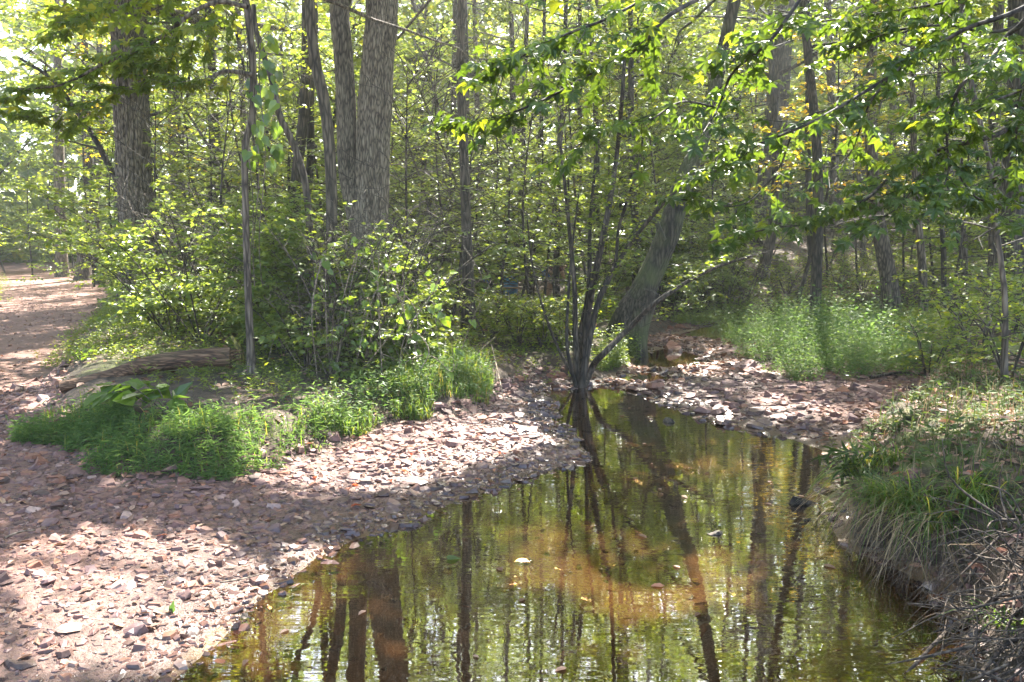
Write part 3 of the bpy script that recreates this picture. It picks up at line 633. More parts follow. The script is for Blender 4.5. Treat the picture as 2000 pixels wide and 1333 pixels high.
tree('tree', 'dark trunk leaning left at the right edge of the path bend', [(193, 535), (188, 470), (181, 400), (175, 340), (168, 150)], [20, 18, 16, 15, 13], 25.5, 12, BARK_D, cr(TALL, leaf=.16, nl=12))
tree('tree', 'dark trunk half hidden just left of the thick shaggy tree', [(236, 520), (234, 450), (232, 380), (230, 200)], [18, 16, 15, 12], 21, 11, BARK_D, cr(MID, leaf=.12))
tree('tree', 'forked dark trunk left of the slim curved tree', [(582, 560), (576, 400), (588, 270), (597, 170), (598, 0)], [26, 22, 20, 20, 17], 13.5, 13, BARK_D, cr(TALL, nl=10), extra_stems=[([(600, 380), (607, 300), (606, 200), (612, 100), (614, 0)], [16, 15, 15, 13, 12], 13.7)])
tree('slim_tree', 'slim curved tree left of the big twin trunk', [(650, 560), (648, 480), (648, 420), (646, 330), (640, 250), (630, 180), (617, 130), (608, 60), (604, 0)], [24, 22, 22, 22, 22, 22, 21, 20, 20], 9.6, 11, BARK, [cr(ROOF, nl=26, L0=3.4), cr(SM, nl=12, t0=.4, t1=.85, L0=1.6, L1=1.2, leaf=.12)], sides=14)
tree('twin_trunk_tree', 'big ridged tree that forks into two upright trunks behind the vine tangle', [(722, 640), (722, 520), (726, 400), (728, 300), (733, 200), (740, 90), (746, 0)], [84, 74, 64, 61, 62, 60, 58], 11, 14, BARK_OAK, [cr(ROOF, nl=36, t0=.42), cr(SM, nl=18, t0=.36, t1=.8, L0=1.8, L1=1.4, leaf=.12)], ridge=.11, nrg=24,
     extra_stems=[([(712, 470), (692, 390), (680, 330), (677, 230), (672, 130), (665, 40), (663, 0)], [44, 42, 38, 37, 36, 35, 34], 11.05)])
tree('tree', 'straight dark trunk on the bank with dry vine loops beside it', [(916, 660), (914, 540), (911, 450), (906, 300), (900, 100)], [26, 22, 20, 18, 16], 11.6, 13, BARK_D, ROOF, sides=14)
tree('leaning_tree', 'mossy tree leaning right over the stream head', [(1212, 668), (1228, 620), (1255, 570), (1283, 510), (1306, 455), (1322, 400), (1345, 330), (1380, 240)], [70, 54, 47, 45, 44, 42, 33, 26], 11.8, 12, BARK_M, cr(ROOF, t0=.45, nl=32), ridge=.07, nrg=20,
     extra_stems=[([(1236, 706), (1238, 665), (1248, 622), (1270, 570)], [60, 54, 48, 42], 11.7), ([(1298, 470), (1275, 430), (1240, 450), (1215, 500)], [10, 9, 7, 4], 11.4)])
tree('tree', 'grey trunk with a bent foot on the far bank behind the green weeds', [(1742, 612), (1738, 560), (1727, 500), (1714, 430), (1706, 360), (1700, 200)], [34, 31, 29, 27, 24, 20], 16.5, 14, BARK, cr(TALL, nl=16), sides=14)
tree('tree', 'leaning trunk on the far bank above the small upstream pool', [(1486, 562), (1497, 500), (1508, 450), (1516, 300)], [24, 21, 19, 15], 20, 12, BARK_D, cr(TALL, leaf=.14))
tree('tree', 'short dark trunk seen low on the leaf covered slope', [(1586, 562), (1588, 520), (1582, 440), (1578, 300)], [18, 16, 14, 11], 21.5, 12, BARK_D, cr(TALL, leaf=.14))
tree('tree', 'pale upright trunk high on the slope behind the yellow tree', [(1640, 520), (1636, 450), (1630, 380), (1626, 200)], [26, 23, 22, 18], 25, 14, BARK, cr(TALL, leaf=.16))
tree('slim_tree', 'slim brown trunk right of the bent-foot tree', [(1806, 590), (1802, 530), (1795, 450), (1788, 350), (1782, 150)], [17, 15, 14, 13, 10], 15.5, 10, BARK, cr(MID, nl=12))
tree('slim_tree', 'thin dark stem between slim brown trunk and right edge trees', [(1846, 570), (1843, 500), (1838, 420), (1830, 250)], [11, 10, 9, 7], 16, 8, BARK_D, MID)
tree('slim_tree', 'thin reddish stem on the slope below the hanging sweetgum leaves', [(1888, 568), (1884, 490), (1880, 420), (1874, 250)], [12, 10, 9, 7], 14.5, 8, BARK, MID)
tree('sapling', 'dark sapling rooted at the top of the right bank', [(1966, 708), (1963, 600), (1956, 520), (1946, 440), (1935, 330)], [14, 11, 10, 9, 7], 6.2, 3.8, BARK, cr(SM, nl=9, leaf=.08))
tree('tree', 'broad nearly black trunk at the right edge of the slope', [(1985, 580), (1982, 510), (1974, 450), (1978, 380), (1990, 200)], [74, 58, 52, 48, 42], 12.5, 13, BARK_D, cr(TALL, nl=16), sides=16)
tree('tree', 'brown trunk just left of the broad black trunk', [(1944, 570), (1946, 510), (1945, 440), (1940, 300)], [32, 28, 26, 22], 14, 12, BARK, cr(TALL, nl=10))
tree('slim_tree', 'dark slim trunk beside the person bending over', [(1088, 590), (1086, 540), (1088, 460), (1092, 300)], [15, 13, 12, 10], 18.6, 11, BARK_D, cr(MID, leaf=.12))
for x, w, d, lab in [(952, 13, 21, 'dark pole-like trunk left of the bench'), (976, 15, 20.4, 'brown trunk directly left of the blue towel'), (1002, 13, 21.6, 'trunk leaning right behind the blue towel'),
                     (1037, 9, 20.2, 'thin trunk at the right end of the bench'), (1125, 12, 22, 'dark trunk in the woods right of the bending person'), (1166, 13, 18, 'trunk behind the many-stemmed stream shrub'),
                     (1252, 15, 17, 'upright trunk just left of the leaning mossy tree'), (1345, 13, 24, 'trunk right of the leaning mossy tree'), (1440, 12, 25, 'thin trunk on the far bank left of the leaning trunk'), (870, 14, 18, 'trunk in the dark hollow right of the twin tree'), (505, 15, 17, 'dim trunk behind the vine-hung sapling'),
                     (408, 18, 19, 'dark trunk behind the leafy shrubs beside the brown trunk'), (1690, 12, 23, 'slim trunk on the slope left of the bent-foot tree')]:
    k = rng.normal() * 10 if x != 1002 else 14
    tree('tree', lab, [(x, 590), (x + k * .4, 500), (x + k, 400), (x + k * 1.4, 250)], [w * 1.2, w, w * .95, w * .8], d, 12, BARK_D if rng.random() < .6 else BARK, cr(TALL if rng.random() < .6 else MID, leaf=.14))

# sapling in front with two crooked limbs and hanging vine leaves
T5 = [(493, 756), (488, 650), (484, 560), (480, 420), (478, 300), (486, 255), (494, 225), (495, 150), (488, 60), (480, 0)]
t5 = tree('sapling', 'dark crooked sapling in front of the shrubs with vine leaves hanging on it', T5, [18, 15, 14, 13, 13, 14, 14, 14, 14, 14], 7.4, 6.5, BARK, cr(MID, t0=.62, nl=9, L0=1.7, L1=.8, leaf=.095), sides=12,
          extra_stems=[([(494, 146), (440, 140), (400, 158), (362, 166), (320, 150), (270, 168), (215, 190)], [9, 8, 7, 7, 6, 5, 3], 7.3), ([(484, 14), (430, 4), (380, 22), (330, 62), (280, 92), (200, 126), (120, 166), (20, 175)], [9, 9, 8, 8, 7, 6, 5, 3], 7.0)], leafm=LEAF)
fo, bm = Foliage(), MB(); loc5 = np.array(t5.location)
for sp_ in ([(470, 140), (400, 158), (362, 166), (320, 150), (250, 175), (170, 200)], [(430, 4), (330, 62), (280, 92), (200, 126), (120, 166), (20, 190)], [(400, -40), (300, -10), (200, 20), (120, 60)], [(300, 150), (200, 215), (110, 235), (40, 225)], [(470, 10), (400, 60), (330, 110), (280, 130)]):
    sprays(fo, bm, smooth_pts([D(x, y, 7.1) for x, y in sp_], 12), .05, .085, .42, .085, False, droop=.35)
stuff(bm.build('twigs', BARK, t5, loc5)); P_, D_, N_, L_ = fo.arrays(); k = clear_view(P_); mb = MB(); add_leaves(mb, P_[k], D_[k], N_[k], L_[k], STAR, .9); stuff(mb.build('leaves', LEAF, t5, loc5))
st = px_line([(612, 640), (608, 500), (598, 370), (580, 300), (560, 255), (546, 225), (535, 170), (522, 130), (500, 60), (495, 10)], 8.4, True)
t = thing('woody_vine', 'thick S-curved woody stem right of the crooked sapling', 'vine', st[0] + [0, 0, .12]); mb = MB(); P2, R2 = dense(st, np.array([16, 15, 14, 13, 13, 12, 12, 11, 10, 9]) * .5 * 8.4 / F, 60); tube(mb, P2, R2, 9); mb.build('stem', BARK, t, st[0] + [0, 0, .12], smooth=True)
def single_leaves(parent, loc, P, Dr, N, L, tm, m, name='leaf', nvar=1, wid=1.0, stems=False):
    """each leaf an object of its own, mesh shared"""
    b = MB(); add_leaves(b, np.zeros((1, 3)), np.array([[1., 0, 0]]), np.array([[0, 0, 1.]]), 1.0, tm, wid, np.zeros(1)); o = b.build(name, m, rnd=False); me = o.data; bpy.data.objects.remove(o)
    Dr = unit(Dr); S = unit(np.cross(N, Dr)); N = np.cross(Dr, S)
    for p, d, s, n, l in zip(P, Dr, S, N, L):
        q = link(name, me, parent); M = Matrix(((d[0] * l, s[0] * l, n[0] * l, p[0] - loc[0]), (d[1] * l, s[1] * l, n[1] * l, p[1] - loc[1]), (d[2] * l, s[2] * l, n[2] * l, p[2] - loc[2]), (0, 0, 0, 1))); q.matrix_local = M
# round vine leaves on the sapling
pv = np.array([D(490 + rng.uniform(-8, 55), rng.uniform(60, 320), 7.25 + rng.uniform(-.1, .2)) for _ in range(46)])
v = thing('climbing_vine', 'vine with round leaves climbing the crooked sapling', 'vine', D(490, 300, 7.3)); lv = np.array(v.location)
mb = MB()
for x0 in (489, 500, 512):
    tube(mb, smooth_pts([D(x0 + 6 * math.sin(k * 1.3 + x0), y, 7.3) for k, y in enumerate(range(560, 0, -70))], 40), .004, 4)
mb.build('stem', BARK, v, lv); single_leaves(v, lv, pv, np.c_[rn(46, 2) * .4, -np.ones(46)], np.c_[rn(46) * .5, -np.ones(46), rn(46) * .4 + .4], .10 * (.7 + .6 * rng.random(46)), HEART, LEAF_V)

# many-stemmed shrub leaning over the head of the pool
TWIGLETS = True; b0 = W(1128, 756, 0)
t = thing('stream_shrub', 'many-stemmed dark shrub rooted at the water edge at the head of the pool', 'shrub', b0); fo, bm = Foliage(), MB()
for pts, w0, w1, d in [([(1126, 760), (1140, 690), (1150, 600), (1170, 500), (1190, 400), (1205, 300), (1216, 180), (1222, 60)], 22, 8, 9.3), ([(1120, 758), (1124, 660), (1122, 560), (1112, 450), (1100, 330), (1090, 240)], 16, 6, 9.2),
                       ([(1134, 758), (1156, 640), (1180, 560), (1222, 490), (1272, 425), (1330, 365), (1390, 330)], 18, 5, 9.1), ([(1130, 756), (1158, 715), (1180, 690), (1230, 640), (1280, 592), (1340, 552), (1400, 522), (1470, 500)], 20, 6, 9.2),
                       ([(1124, 758), (1134, 650), (1150, 560), (1152, 450), (1160, 350), (1172, 250)], 16, 6, 9.6), ([(1118, 758), (1108, 680), (1110, 580), (1118, 480), (1130, 380)], 10, 4, 9.0), ([(1128, 756), (1150, 660), (1165, 600), (1200, 520), (1210, 440), (1245, 330), (1262, 230)], 14, 5, 9.5), ([(1122, 758), (1090, 680), (1060, 600), (1040, 520), (1030, 430)], 9, 4, 9.4)]:
    L = np.array([D(x, y, d + .04 * i * rng.normal()) for i, (x, y) in enumerate(pts)]); L[0] = b0 + [rng.normal() * .05, rng.normal() * .05, -.08]
    P2, R2 = dense(L, np.linspace(w0, w1, len(L)) * .38 * 9.3 / F, 36); mb = MB(); tube(mb, P2, R2, 8); mb.build('stem', BARK_D, t, b0, smooth=True)
    sprays(fo, bm, P2[12:], .05, .12, .6, .062, True)
stuff(bm.build('twigs', BARK_D, t, b0)); crown_obj(fo, LEAF, t, b0, OV, extra=lambda P: clear_view(P) & (rng.random(len(P)) < .8)); TWIGLETS = False

# ------------------------------------------------------------------ understory trees and shrubs near enough to be single plants
def ok_spot(x, y, mw=.35, mp=.5):
    sw, lb, rb, pw = [float(a[0]) for a in regions(np.array([x]), np.array([y]))]; return sw > mw and pw > mp
ZONES = [(-9e9, 215, 'beside the far end of the path'), (215, 420, 'around the thick shaggy tree'), (420, 640, 'behind the crooked sapling'), (640, 830, 'around the big twin trunk'),
         (830, 1000, 'in the thicket left of the bench'), (1000, 1200, 'near the bending person'), (1200, 1420, 'around the leaning mossy tree'),
         (1420, 1650, 'on the far bank under the yellow tree'), (1650, 1850, 'by the bent-foot tree on the far bank'), (1850, 9e9, 'at the right edge of the slope')]
def zone(px): return next(z for a, b, z in ZONES if a <= px < b)
def small_tree(px, d, h, leaf=.075, m=LEAF, nl=19, L0=1.5, kind='leafy understory tree', r=.03, tm=RH, t0=.2, flat=None, lean=.25, name='understory_tree', label=None):
    g = GD(px, d); top = g + np.array([rng.normal() * lean * h * .4, rng.normal() * lean * h * .4, h]); mid = (g + top) / 2 + np.array([rng.normal(), rng.normal(), 0]) * h * .05
    line = smooth_pts([g - [0, 0, .1], mid, top], 16); R = np.linspace(r, .006, 16)
    t = thing(name, label or f'{kind} {zone(px)}', 'small tree' if h > 2.4 else 'shrub', g, f'{kind}s {zone(px)}'); mb = MB(); tube(mb, line, R, 7); mb.build('trunk', TWIG if r < .02 else BARK_D, t, g, smooth=True)
    fo, bm = Foliage(), MB(); limbs(fo, bm, line, R, nl, t0, 1, L0, L0 * .45, 2, 50, leaf, .16, .5 * min(1, L0 / 1.3), True, arch=-.12)
    stuff(bm.build('branches', BARK_D, t, g)); crown_obj(fo, m, t, g, tm, extra=clear_view); return t
def shrub(px, d, h, leaf=.05, m=LEAF_B, ns=6, kind='dense low shrub', label=None, tm=RH):
    g = GD(px, d); t = thing('shrub', label or f'{kind} {zone(px)}', 'shrub', g, f'{kind}s {zone(px)}'); fo, bm, sm = Foliage(), MB(), MB()
    for i in range(ns):
        a = rng.random() * 6.28; sp = .35 + .5 * rng.random(); top = g + np.array([math.cos(a) * h * sp, math.sin(a) * h * sp, h * (.75 + .4 * rng.random())])
        line = smooth_pts([g - [0, 0, .08], g * .45 + top * .55 + [0, 0, h * .12], top], 14); R = np.linspace(.011, .003, 14)
        tube(sm, line, R, 5); limbs(fo, bm, line, R, max(7, int(h * 8)), .08, 1, .30 * h + .18, .2, 0, 40, leaf, .07, .26, h > 1.1, arch=-.1, tw=False)
    stuff(sm.build('stems', TWIG, t, g, smooth=True)); stuff(bm.build('twigs', TWIG, t, g)); crown_obj(fo, m, t, g, tm, extra=clear_view, name='foliage'); return t
for px, d, h in [(232, 17, 4), (330, 12.5, 3.2), (395, 15, 4.5), (440, 12, 3.4), (545, 13, 4.2), (575, 16, 5.5), (640, 14, 5), (690, 15, 6), (785, 14, 5), (830, 16, 6), (470, 17, 6), (360, 18, 6), (265, 22, 6), (60, 30, 5), (140, 33, 6)]:
    small_tree(px, d, h, .08 if d < 14 else .10, LEAF)
for px, d, h in [(850, 12.6, 3.4), (905, 13.2, 3.9), (965, 12.8, 3.3), (1010, 14, 4.2), (800, 12.2, 3.4), (940, 15.5, 5.0), (1060, 15.5, 5.2), (760, 13.4, 3.8), (880, 12.0, 3.2), (985, 13.4, 3.9), (1040, 12.6, 3.6), (920, 14.4, 4.8)]:
    small_tree(px, d, h, .075, LEAF_B, 26, 1.6, 'fine-leaved arching small tree', lean=.4)
for px, d, h in [(1110, 16, 5), (1180, 17, 5.5), (1160, 13, 4.6), (1235, 18.5, 5.5), (1300, 17.5, 5), (1360, 19, 5.5), (1420, 18.5, 4.8), (1460, 21, 6), (1620, 20, 5.5), (1680, 18.5, 5), (1770, 18.5, 5), (1830, 19, 5.5), (1900, 16.5, 4.5), (1960, 14, 4.5), (2010, 12, 4.5), (1870, 13.5, 4), (2060, 15, 5), (1780, 22, 6.5)]:
    small_tree(px, d, h, .085 if d < 17 else .10, LEAF)
small_tree(1560, 17.6, 5.6, .11, LEAF_Y, 40, 1.7, 'yellow autumn tree', .05, t0=.42, label='yellow leaved tree glowing in the sun across the stream', name='yellow_tree')
small_tree(1450, 22, 7.5, .12, LEAF_Y, 12, 1.7, 'yellow autumn tree', .05, t0=.6, label='smaller yellow-green crown above left of the glowing yellow tree', name='yellow_tree')
small_tree(330, 16.5, 5.4, .11, LEAF_Y, 13, 1.8, 'yellow autumn tree', .04, t0=.45, label='yellow-green young tree lit up right of the thick shaggy tree', name='yellow_tree')
small_tree(212, 24, 7, .12, LEAF_Y, 10, 1.7, 'yellow autumn tree', .05, t0=.55, label='yellow-green crown high over the path in the corner', name='yellow_tree')
for px, d, h in [(330, 10, 1.5), (385, 9.5, 1.7), (430, 10.5, 1.7), (300, 11, 1.2), (545, 9, 1.5), (590, 9.6, 1.6), (520, 10.5, 1.7), (460, 11.5, 1.8), (265, 12.5, .9), (350, 12.5, 1.6), (245, 15, 1.0), (228, 18, 1.2), (230, 21, 1.6)]:
    shrub(px, d, h, .068, LEAF_B, 7)
for px, d, h in [(560, 8.6, 1.2), (615, 8.3, 1.3), (660, 8.1, 1.35), (700, 8.4, 1.3), (740, 8.6, 1.2), (640, 8.9, 1.45), (700, 9.2, 1.5), (780, 9.0, .9), (590, 7.8, .8), (810, 9.6, .9), (770, 10.5, 1.5), (640, 7.6, .8), (700, 7.8, .7), (690, 8.7, 1.75), (745, 8.8, 1.65)]:
    shrub(px, d, h, .068, LEAF_B, 8, 'tangled sunlit shrub')
for px, d, h in [(955, 10.6, .55), (1010, 10.3, .5), (1060, 10.2, .5), (1095, 10.4, .5), (985, 11.6, .5), (1050, 11.4, .45), (1120, 11.2, .55), (870, 12.5, .6), (930, 14.5, .5), (1150, 14, .6)]:
    shrub(px, d, h, .055, LEAF, 7, 'dim bank shrub')
for px, d, h in [(1330, 17.4, 1.1), (1380, 17.6, 1.0), (1420, 17.5, 1.1), (1460, 17.7, .9), (1300, 18.4, 1.3), (1400, 19, 1.5), (1180, 15.5, 1.0), (1320, 20, 1.6), (1250, 19.5, 1.4)]:
    shrub(px, d, h, .07, LEAF_B, 7, 'pale bushy shrub')
for px, d, h in [(1540, 18.3, .6), (1640, 18.6, .7), (1690, 18, .6), (1780, 17.2, .8), (1850, 15.5, .8), (1900, 12.5, .8), (1960, 11, .8), (1880, 9.6, .7), (1990, 8.5, .7), (1930, 7.4, .6), (1830, 8.6, .55), (1990, 6.3, .55), (2060, 9, .9), (1620, 22, .8), (1500, 22, .9), (1720, 22, .8)]:
    shrub(px, d, h, .055, LEAF, 5, 'sparse green shrub')

# ------------------------------------------------------------------ woods further off: a few grown trees, copied with their parts
def archetype(name, h, spec, bark, m, r, leafm_scale=1):
    line = smooth_pts([(0, 0, -.3), (rng.normal() * .3, rng.normal() * .3, h * .5), (rng.normal() * .8, rng.normal() * .8, h)], 24); R = np.linspace(r, .03, 24)
    o = bpy.data.objects.new(name, None); C.objects.link(o); mb = MB(); tube(mb, line, R, 9); mb.build('trunk', bark, o, (0, 0, 0), smooth=True)
    fo, bm = Foliage(), MB(); limbs(fo, bm, line, R, **spec); stuff(bm.build('branches', bark, o, (0, 0, 0))); crown_obj(fo, m, o, (0, 0, 0), RH, cull=False); return o
ARCH_T = [archetype('tree', 15 + 2 * rng.random(), cr(TALL, nl=18, t0=.2, leaf=.20, L0=3.6, sp=.36), BARK if k % 2 else BARK_D, LEAF, .17) for k in range(5)]
ARCH_U = [archetype('understory_tree', 6 + 1.5 * rng.random(), cr(MID, nl=30, t0=.06, leaf=.14, L0=2.5, L1=.9, sp=.22), BARK_D, LEAF_Y if k == 4 else LEAF, .05) for k in range(5)]
used = set(); PATHSUN = [G(50, 520), G(60, 550), G(150, 575), G(60, 600)]
def copy_tree(a, loc, sc, rz, label, cat, group):
    r = a if a.name not in used else a.copy()
    if a.name in used:
        C.objects.link(r)
        for ch in a.children:
            c = ch.copy(); C.objects.link(c); c.parent = r
    used.add(a.name); r.location = loc; r.scale = (sc, sc, sc); r.rotation_euler = (0, 0, rz); tag(r, label, cat, group)
FARZ = [(-9e9, 250, 'far left beyond the path'), (250, 640, 'behind the shaggy tree and crooked sapling'), (640, 1000, 'behind the twin trunk'), (1000, 1420, 'behind the bench and leaning tree'), (1420, 1800, 'up the slope behind the yellow tree'), (1800, 9e9, 'up the slope at the right edge')]
ARCH_M = [archetype('understory_tree', 5 + 1.2 * rng.random(), cr(MID, nl=40, t0=.12, leaf=.105, L0=2.0, L1=.8, sp=.17, tl=.75), BARK_D, LEAF_B if k else LEAF, .03) for k in range(3)]
spots = []
def try_spot(x, y, md, path_m):
    if any((x - a) ** 2 + (y - b) ** 2 < md * md for a, b in spots): return False
    return ok_spot(x, y, 1.0, path_m)
for n, arr, dr, md, nm in ((60, ARCH_T, (25, 66), 3.0, 'tall tree'), (215, ARCH_U, (19.5, 50), 1.3, 'small leafy tree')):
    c = 0; tries = 0; spots = []
    while c < n and tries < 6000:
        tries += 1; d = dr[0] + (dr[1] - dr[0]) * rng.random() ** 1.2; px = rng.uniform(-700, 2700); x = (px - CX) / F * d
        if abs(px - 1075) < 70 and d < 24 and nm[0] == 's': continue
        if px < 150 and d < 26: continue
        if abs(px - 1560) < 150 and d < 27 and nm[0] == 's': continue
        if 1380 < px < 1960 and d < 31 and nm[0] == 's' and rng.random() < .65: continue
        if any(abs((x - q[0]) * SUN[1] - (d - q[1]) * SUN[0]) / math.hypot(SUN[0], SUN[1]) < 2.0 and 0 < d - q[1] < 11 for q in PATHSUN): continue
        if not try_spot(x, d, md, 1.4 if nm[0] == 't' else .8): continue
        spots.append((x, d)); z = H(x, d); fz = next(q for a, b, q in FARZ if a <= px < b)
        copy_tree(arr[rng.integers(0, 5) if rng.random() < .25 else rng.integers(0, 4)], (x, d, z), (1.05 if nm[0] == 't' else .8) + .45 * rng.random(), rng.random() * 6.28, f'{nm} in the dense woods {fz}', 'tree', f'{nm}s in the woods {fz}'); c += 1
for k, (px, d, sc) in enumerate([(250, 19, .9), (390, 17.5, .9), (450, 15.5, .8), (530, 16, .9), (560, 19, 1), (610, 15, .85), (680, 13.5, .8), (700, 17.5, 1), (770, 15.5, .9), (800, 18, 1), (840, 14, .75), (835, 16.5, .85), (840, 13.6, .55), (815, 19, .9), (1270, 18, .9), (1230, 20, 1),
      (1290, 19, .9), (1340, 21.5, 1), (1400, 21, .95), (1850, 17.5, .9), (1930, 18.5, 1), (2020, 16, .9), (180, 24, 1), (10, 33, 1.1), (110, 36, 1.2), (1265, 14.8, .6)]):
    g = GD(px, d); copy_tree(ARCH_M[k % 3], g, sc, rng.random() * 6.28, f'full pale-leaved young tree {zone(px)}', 'small tree', f'full pale-leaved young trees {zone(px)}')
for a_ in ARCH_T + ARCH_U + ARCH_M:                                  # a grown tree that found no place is not left at the origin
    if a_.name not in used:
        for ch in list(a_.children): bpy.data.objects.remove(ch)
        bpy.data.objects.remove(a_)
# canopy trees added for shade over stream, bank and path; crowns out of frame
for x, y, h in [(-1.0, 17.8, 12), (5.6, 14.8, 12), (-6.4, 17.5, 12)]:
    px = CX + F * x / y
    tree('tree', f'straight canopy tree rising through the foliage {zone(px)}', [(px, 560), (px + 4, 420), (px + rng.normal() * 10, 250)], [22, 20, 18], y, h, BARK_D, cr(TALL, nl=12, t0=.42, L0=4.0, leaf=.14), group='canopy trees among the thicket')
for x, y, h, lab in [(5.6, 7.2, 10.5, 'unseen tree added outside the frame to shade the right bank'), (-7.6, 9.6, 10.5, 'unseen tree added outside the frame to shade the path'), (-8.8, 4.4, 10, 'unseen tree added left of the frame to shade the near path')]:
    px = CX + F * x / y
    tree('tree', lab, [(px, 760), (px + 6, 420), (px, 100)], [34, 32, 28], y, h, BARK, cr(ROOF, nl=30, t0=.45, L0=4.0))  # these stand out of view, added so their crowns shade the ground
# far wood as one mass, beyond the single trees
fw = MB(); n = 66000; a = rng.uniform(-.85, .85, n); rr = rng.uniform(52, 84, n); x = np.sin(a) * rr; y = np.cos(a) * rr; z = height(x, y) + 32 * rng.random(n) ** 1.5
k = fbm(x * .16, y * .16 + z * .2, 5) > -.22; P_ = np.stack([x, y, z], 1)[k]
add_leaves(fw, P_, rn(len(P_), 3) * [1, 1, .5], UP + rn(len(P_), 3) * .7, .7 + .8 * rng.random(len(P_)), RH); o = fw.build('far_woods', LEAF); stuff(o); o['label'] = 'green mass of the far woods behind all single trees'

# ------------------------------------------------------------------ herbs, grass, litter
def wpoly(px): return [tuple(G(x, y)[:2]) for x, y in px]
def scatter(poly, n, dens=None, rag=.3):
    P = np.array(poly); ok = lambda x, y: (sdf(poly, x, y) + fbm(x * 2.2, y * 2.2, 15) * rag < 0) & ((dens is None) or (rng.random(len(x)) < dens(x, y)))
    x, y = sample(n, (P[:, 0].min(), P[:, 0].max(), P[:, 1].min(), P[:, 1].max()), ok); return np.stack([x, y, height(x, y)], 1)
def herbs(name, label, px, n, h, nleaf, leaf, m, wid=.7, tm=RH, dens=None, lean=.25, droop=.1, rag=.3):
    B = scatter(wpoly(px), n, dens, rag); mm = len(B); hh = h[0] + (h[1] - h[0]) * rng.random(mm) ** 1.4 * (.25 + .75 * np.clip(.9 + 1.5 * fbm(B[:, 0] * 1.8, B[:, 1] * 1.8, 8), 0, 1.6))
    d = unit(np.c_[rn(mm, 2) * lean, np.ones(mm)]); T = B + d * hh[:, None]; mb = MB(); add_twigs(mb, B, T, .0016)
    t = (np.arange(nleaf) + .7) / nleaf; az = rng.random((mm, 1)) * 6.28 + np.arange(nleaf)[None] * 2.4
    P = (B[:, None] + d[:, None] * (hh[:, None] * t)[..., None]).reshape(-1, 3); el = .25 + rn(mm, nleaf) * .3 - droop
    Dr = np.stack([np.cos(az) * np.cos(el), np.sin(az) * np.cos(el), np.sin(el)], -1).reshape(-1, 3)
    add_leaves(mb, P, Dr, UP + rn(mm * nleaf, 3) * .35, leaf * (.6 + .7 * rng.random(mm * nleaf)), tm, wid, np.repeat(rng.random(mm), nleaf) * .5 + .5 * rng.random(mm * nleaf))
    o = mb.build(name, m); o['label'] = label; return stuff(o)
def blades(mb, B, az, L, w, lean, m=None, n=4):
    s = np.linspace(0, 1, n + 1)[None, :, None]; k = len(B); hd = np.stack([np.cos(az), np.sin(az), np.zeros(k)], 1)[:, None]; L = np.asarray(L)[:, None, None]; lean = np.asarray(lean)[:, None, None]
    Cc = B[:, None] + L * (hd * (lean * s ** 1.4) + UP * (s * (1.15 - lean * .5) - lean * 1.0 * s ** 2.6)); sd = np.stack([-np.sin(az), np.cos(az), np.zeros(k)], 1)[:, None] * (w * (1 - s ** 2.2 * .92))
    v = np.stack([Cc - sd, Cc + sd], 2).reshape(-1, 3); i = np.arange(n); q = np.stack([2 * i, 2 * i + 1, 2 * i + 3, 2 * i + 2], 1)
    mb.add(v, [((np.arange(k) * (2 * n + 2))[:, None, None] + q[None]).reshape(-1, 4)], np.repeat(rng.random(k), 2 * n + 2))
def grass(name, label, px, n, L, w=.0035, m=GRASS, dens=None):
    B = scatter(wpoly(px), n, dens); k = len(B); mb = MB(); blades(mb, B, rng.random(k) * 6.28, L[0] + (L[1] - L[0]) * rng.random(k), w, .15 + .6 * rng.random(k)); o = mb.build(name, m); o['label'] = label; return stuff(o)
STILT = [(75, 815), (130, 800), (220, 805), (330, 815), (480, 806), (640, 835), (680, 862), (600, 888), (500, 912), (380, 930), (260, 928), (150, 900), (85, 855)]
herbs('stilt_grass', 'leafy green stilt grass spreading in front of the log to the gravel', STILT, 1500, (.03, .2), 7, .052, LEAF_W, .55, LANCE, lambda x, y: np.clip(.55 + 1.9 * fbm(x * 2.4, y * 2.4, 19), .03, 1), .3, .1, .55)
grass('grass', 'thin grass blades among the stilt grass before the log', STILT, 900, (.06, .2))
GR2 = [(600, 845), (660, 800), (760, 745), (830, 700), (900, 690), (965, 715), (955, 775), (860, 812), (760, 828), (690, 860)]
grass('grass', 'bright sunlit grass tufts on the bank above the gravel bar', GR2, 3800, (.06, .28), .003, GRASS, lambda x, y: np.clip(.6 + 1.5 * fbm(x * 2.6, y * 2.6, 29), .05, 1))
herbs('weeds', 'small leafy weeds between the sunlit grass tufts on the bank', GR2, 900, (.06, .26), 7, .05, LEAF_W)
WEED = [(1415, 662), (1500, 645), (1600, 640), (1750, 648), (1825, 672), (1835, 712), (1770, 742), (1640, 748), (1520, 738), (1450, 705)]
herbs('weeds', 'bright green fine-leaved weeds covering the far gravel bar', WEED, 3800, (.10, .68), 14, .05, LEAF_W, .55, RH, lambda x, y: np.clip(.75 + 1.4 * fbm(x * 1.6, y * 1.6, 19), .08, 1), .35, .1, .9)
herbs('weeds', 'taller weed stems standing out above the bright green patch', [(1500, 655), (1580, 648), (1640, 655), (1740, 655), (1790, 680), (1700, 715), (1560, 700)], 150, (.5, .95), 16, .075, LEAF_W, .7, RH)
RBANK = [(1650, 905), (1700, 835), (1790, 775), (1850, 720), (1995, 730), (2100, 800), (2100, 1020), (1990, 1040), (1880, 1090), (1800, 1070), (1725, 1050), (1680, 1000)]
grass('grass', 'long green grass draping the right bank', RBANK, 1000, (.06, .24), .003, LEAF_D)
grass('dry_grass', 'tan dry grass mixed into the right bank', RBANK, 1500, (.06, .22), .0022, DRY)
herbs('weeds', 'small leafy plants dotted over the right bank', RBANK, 420, (.04, .17), 8, .05, LEAF_D, .75)
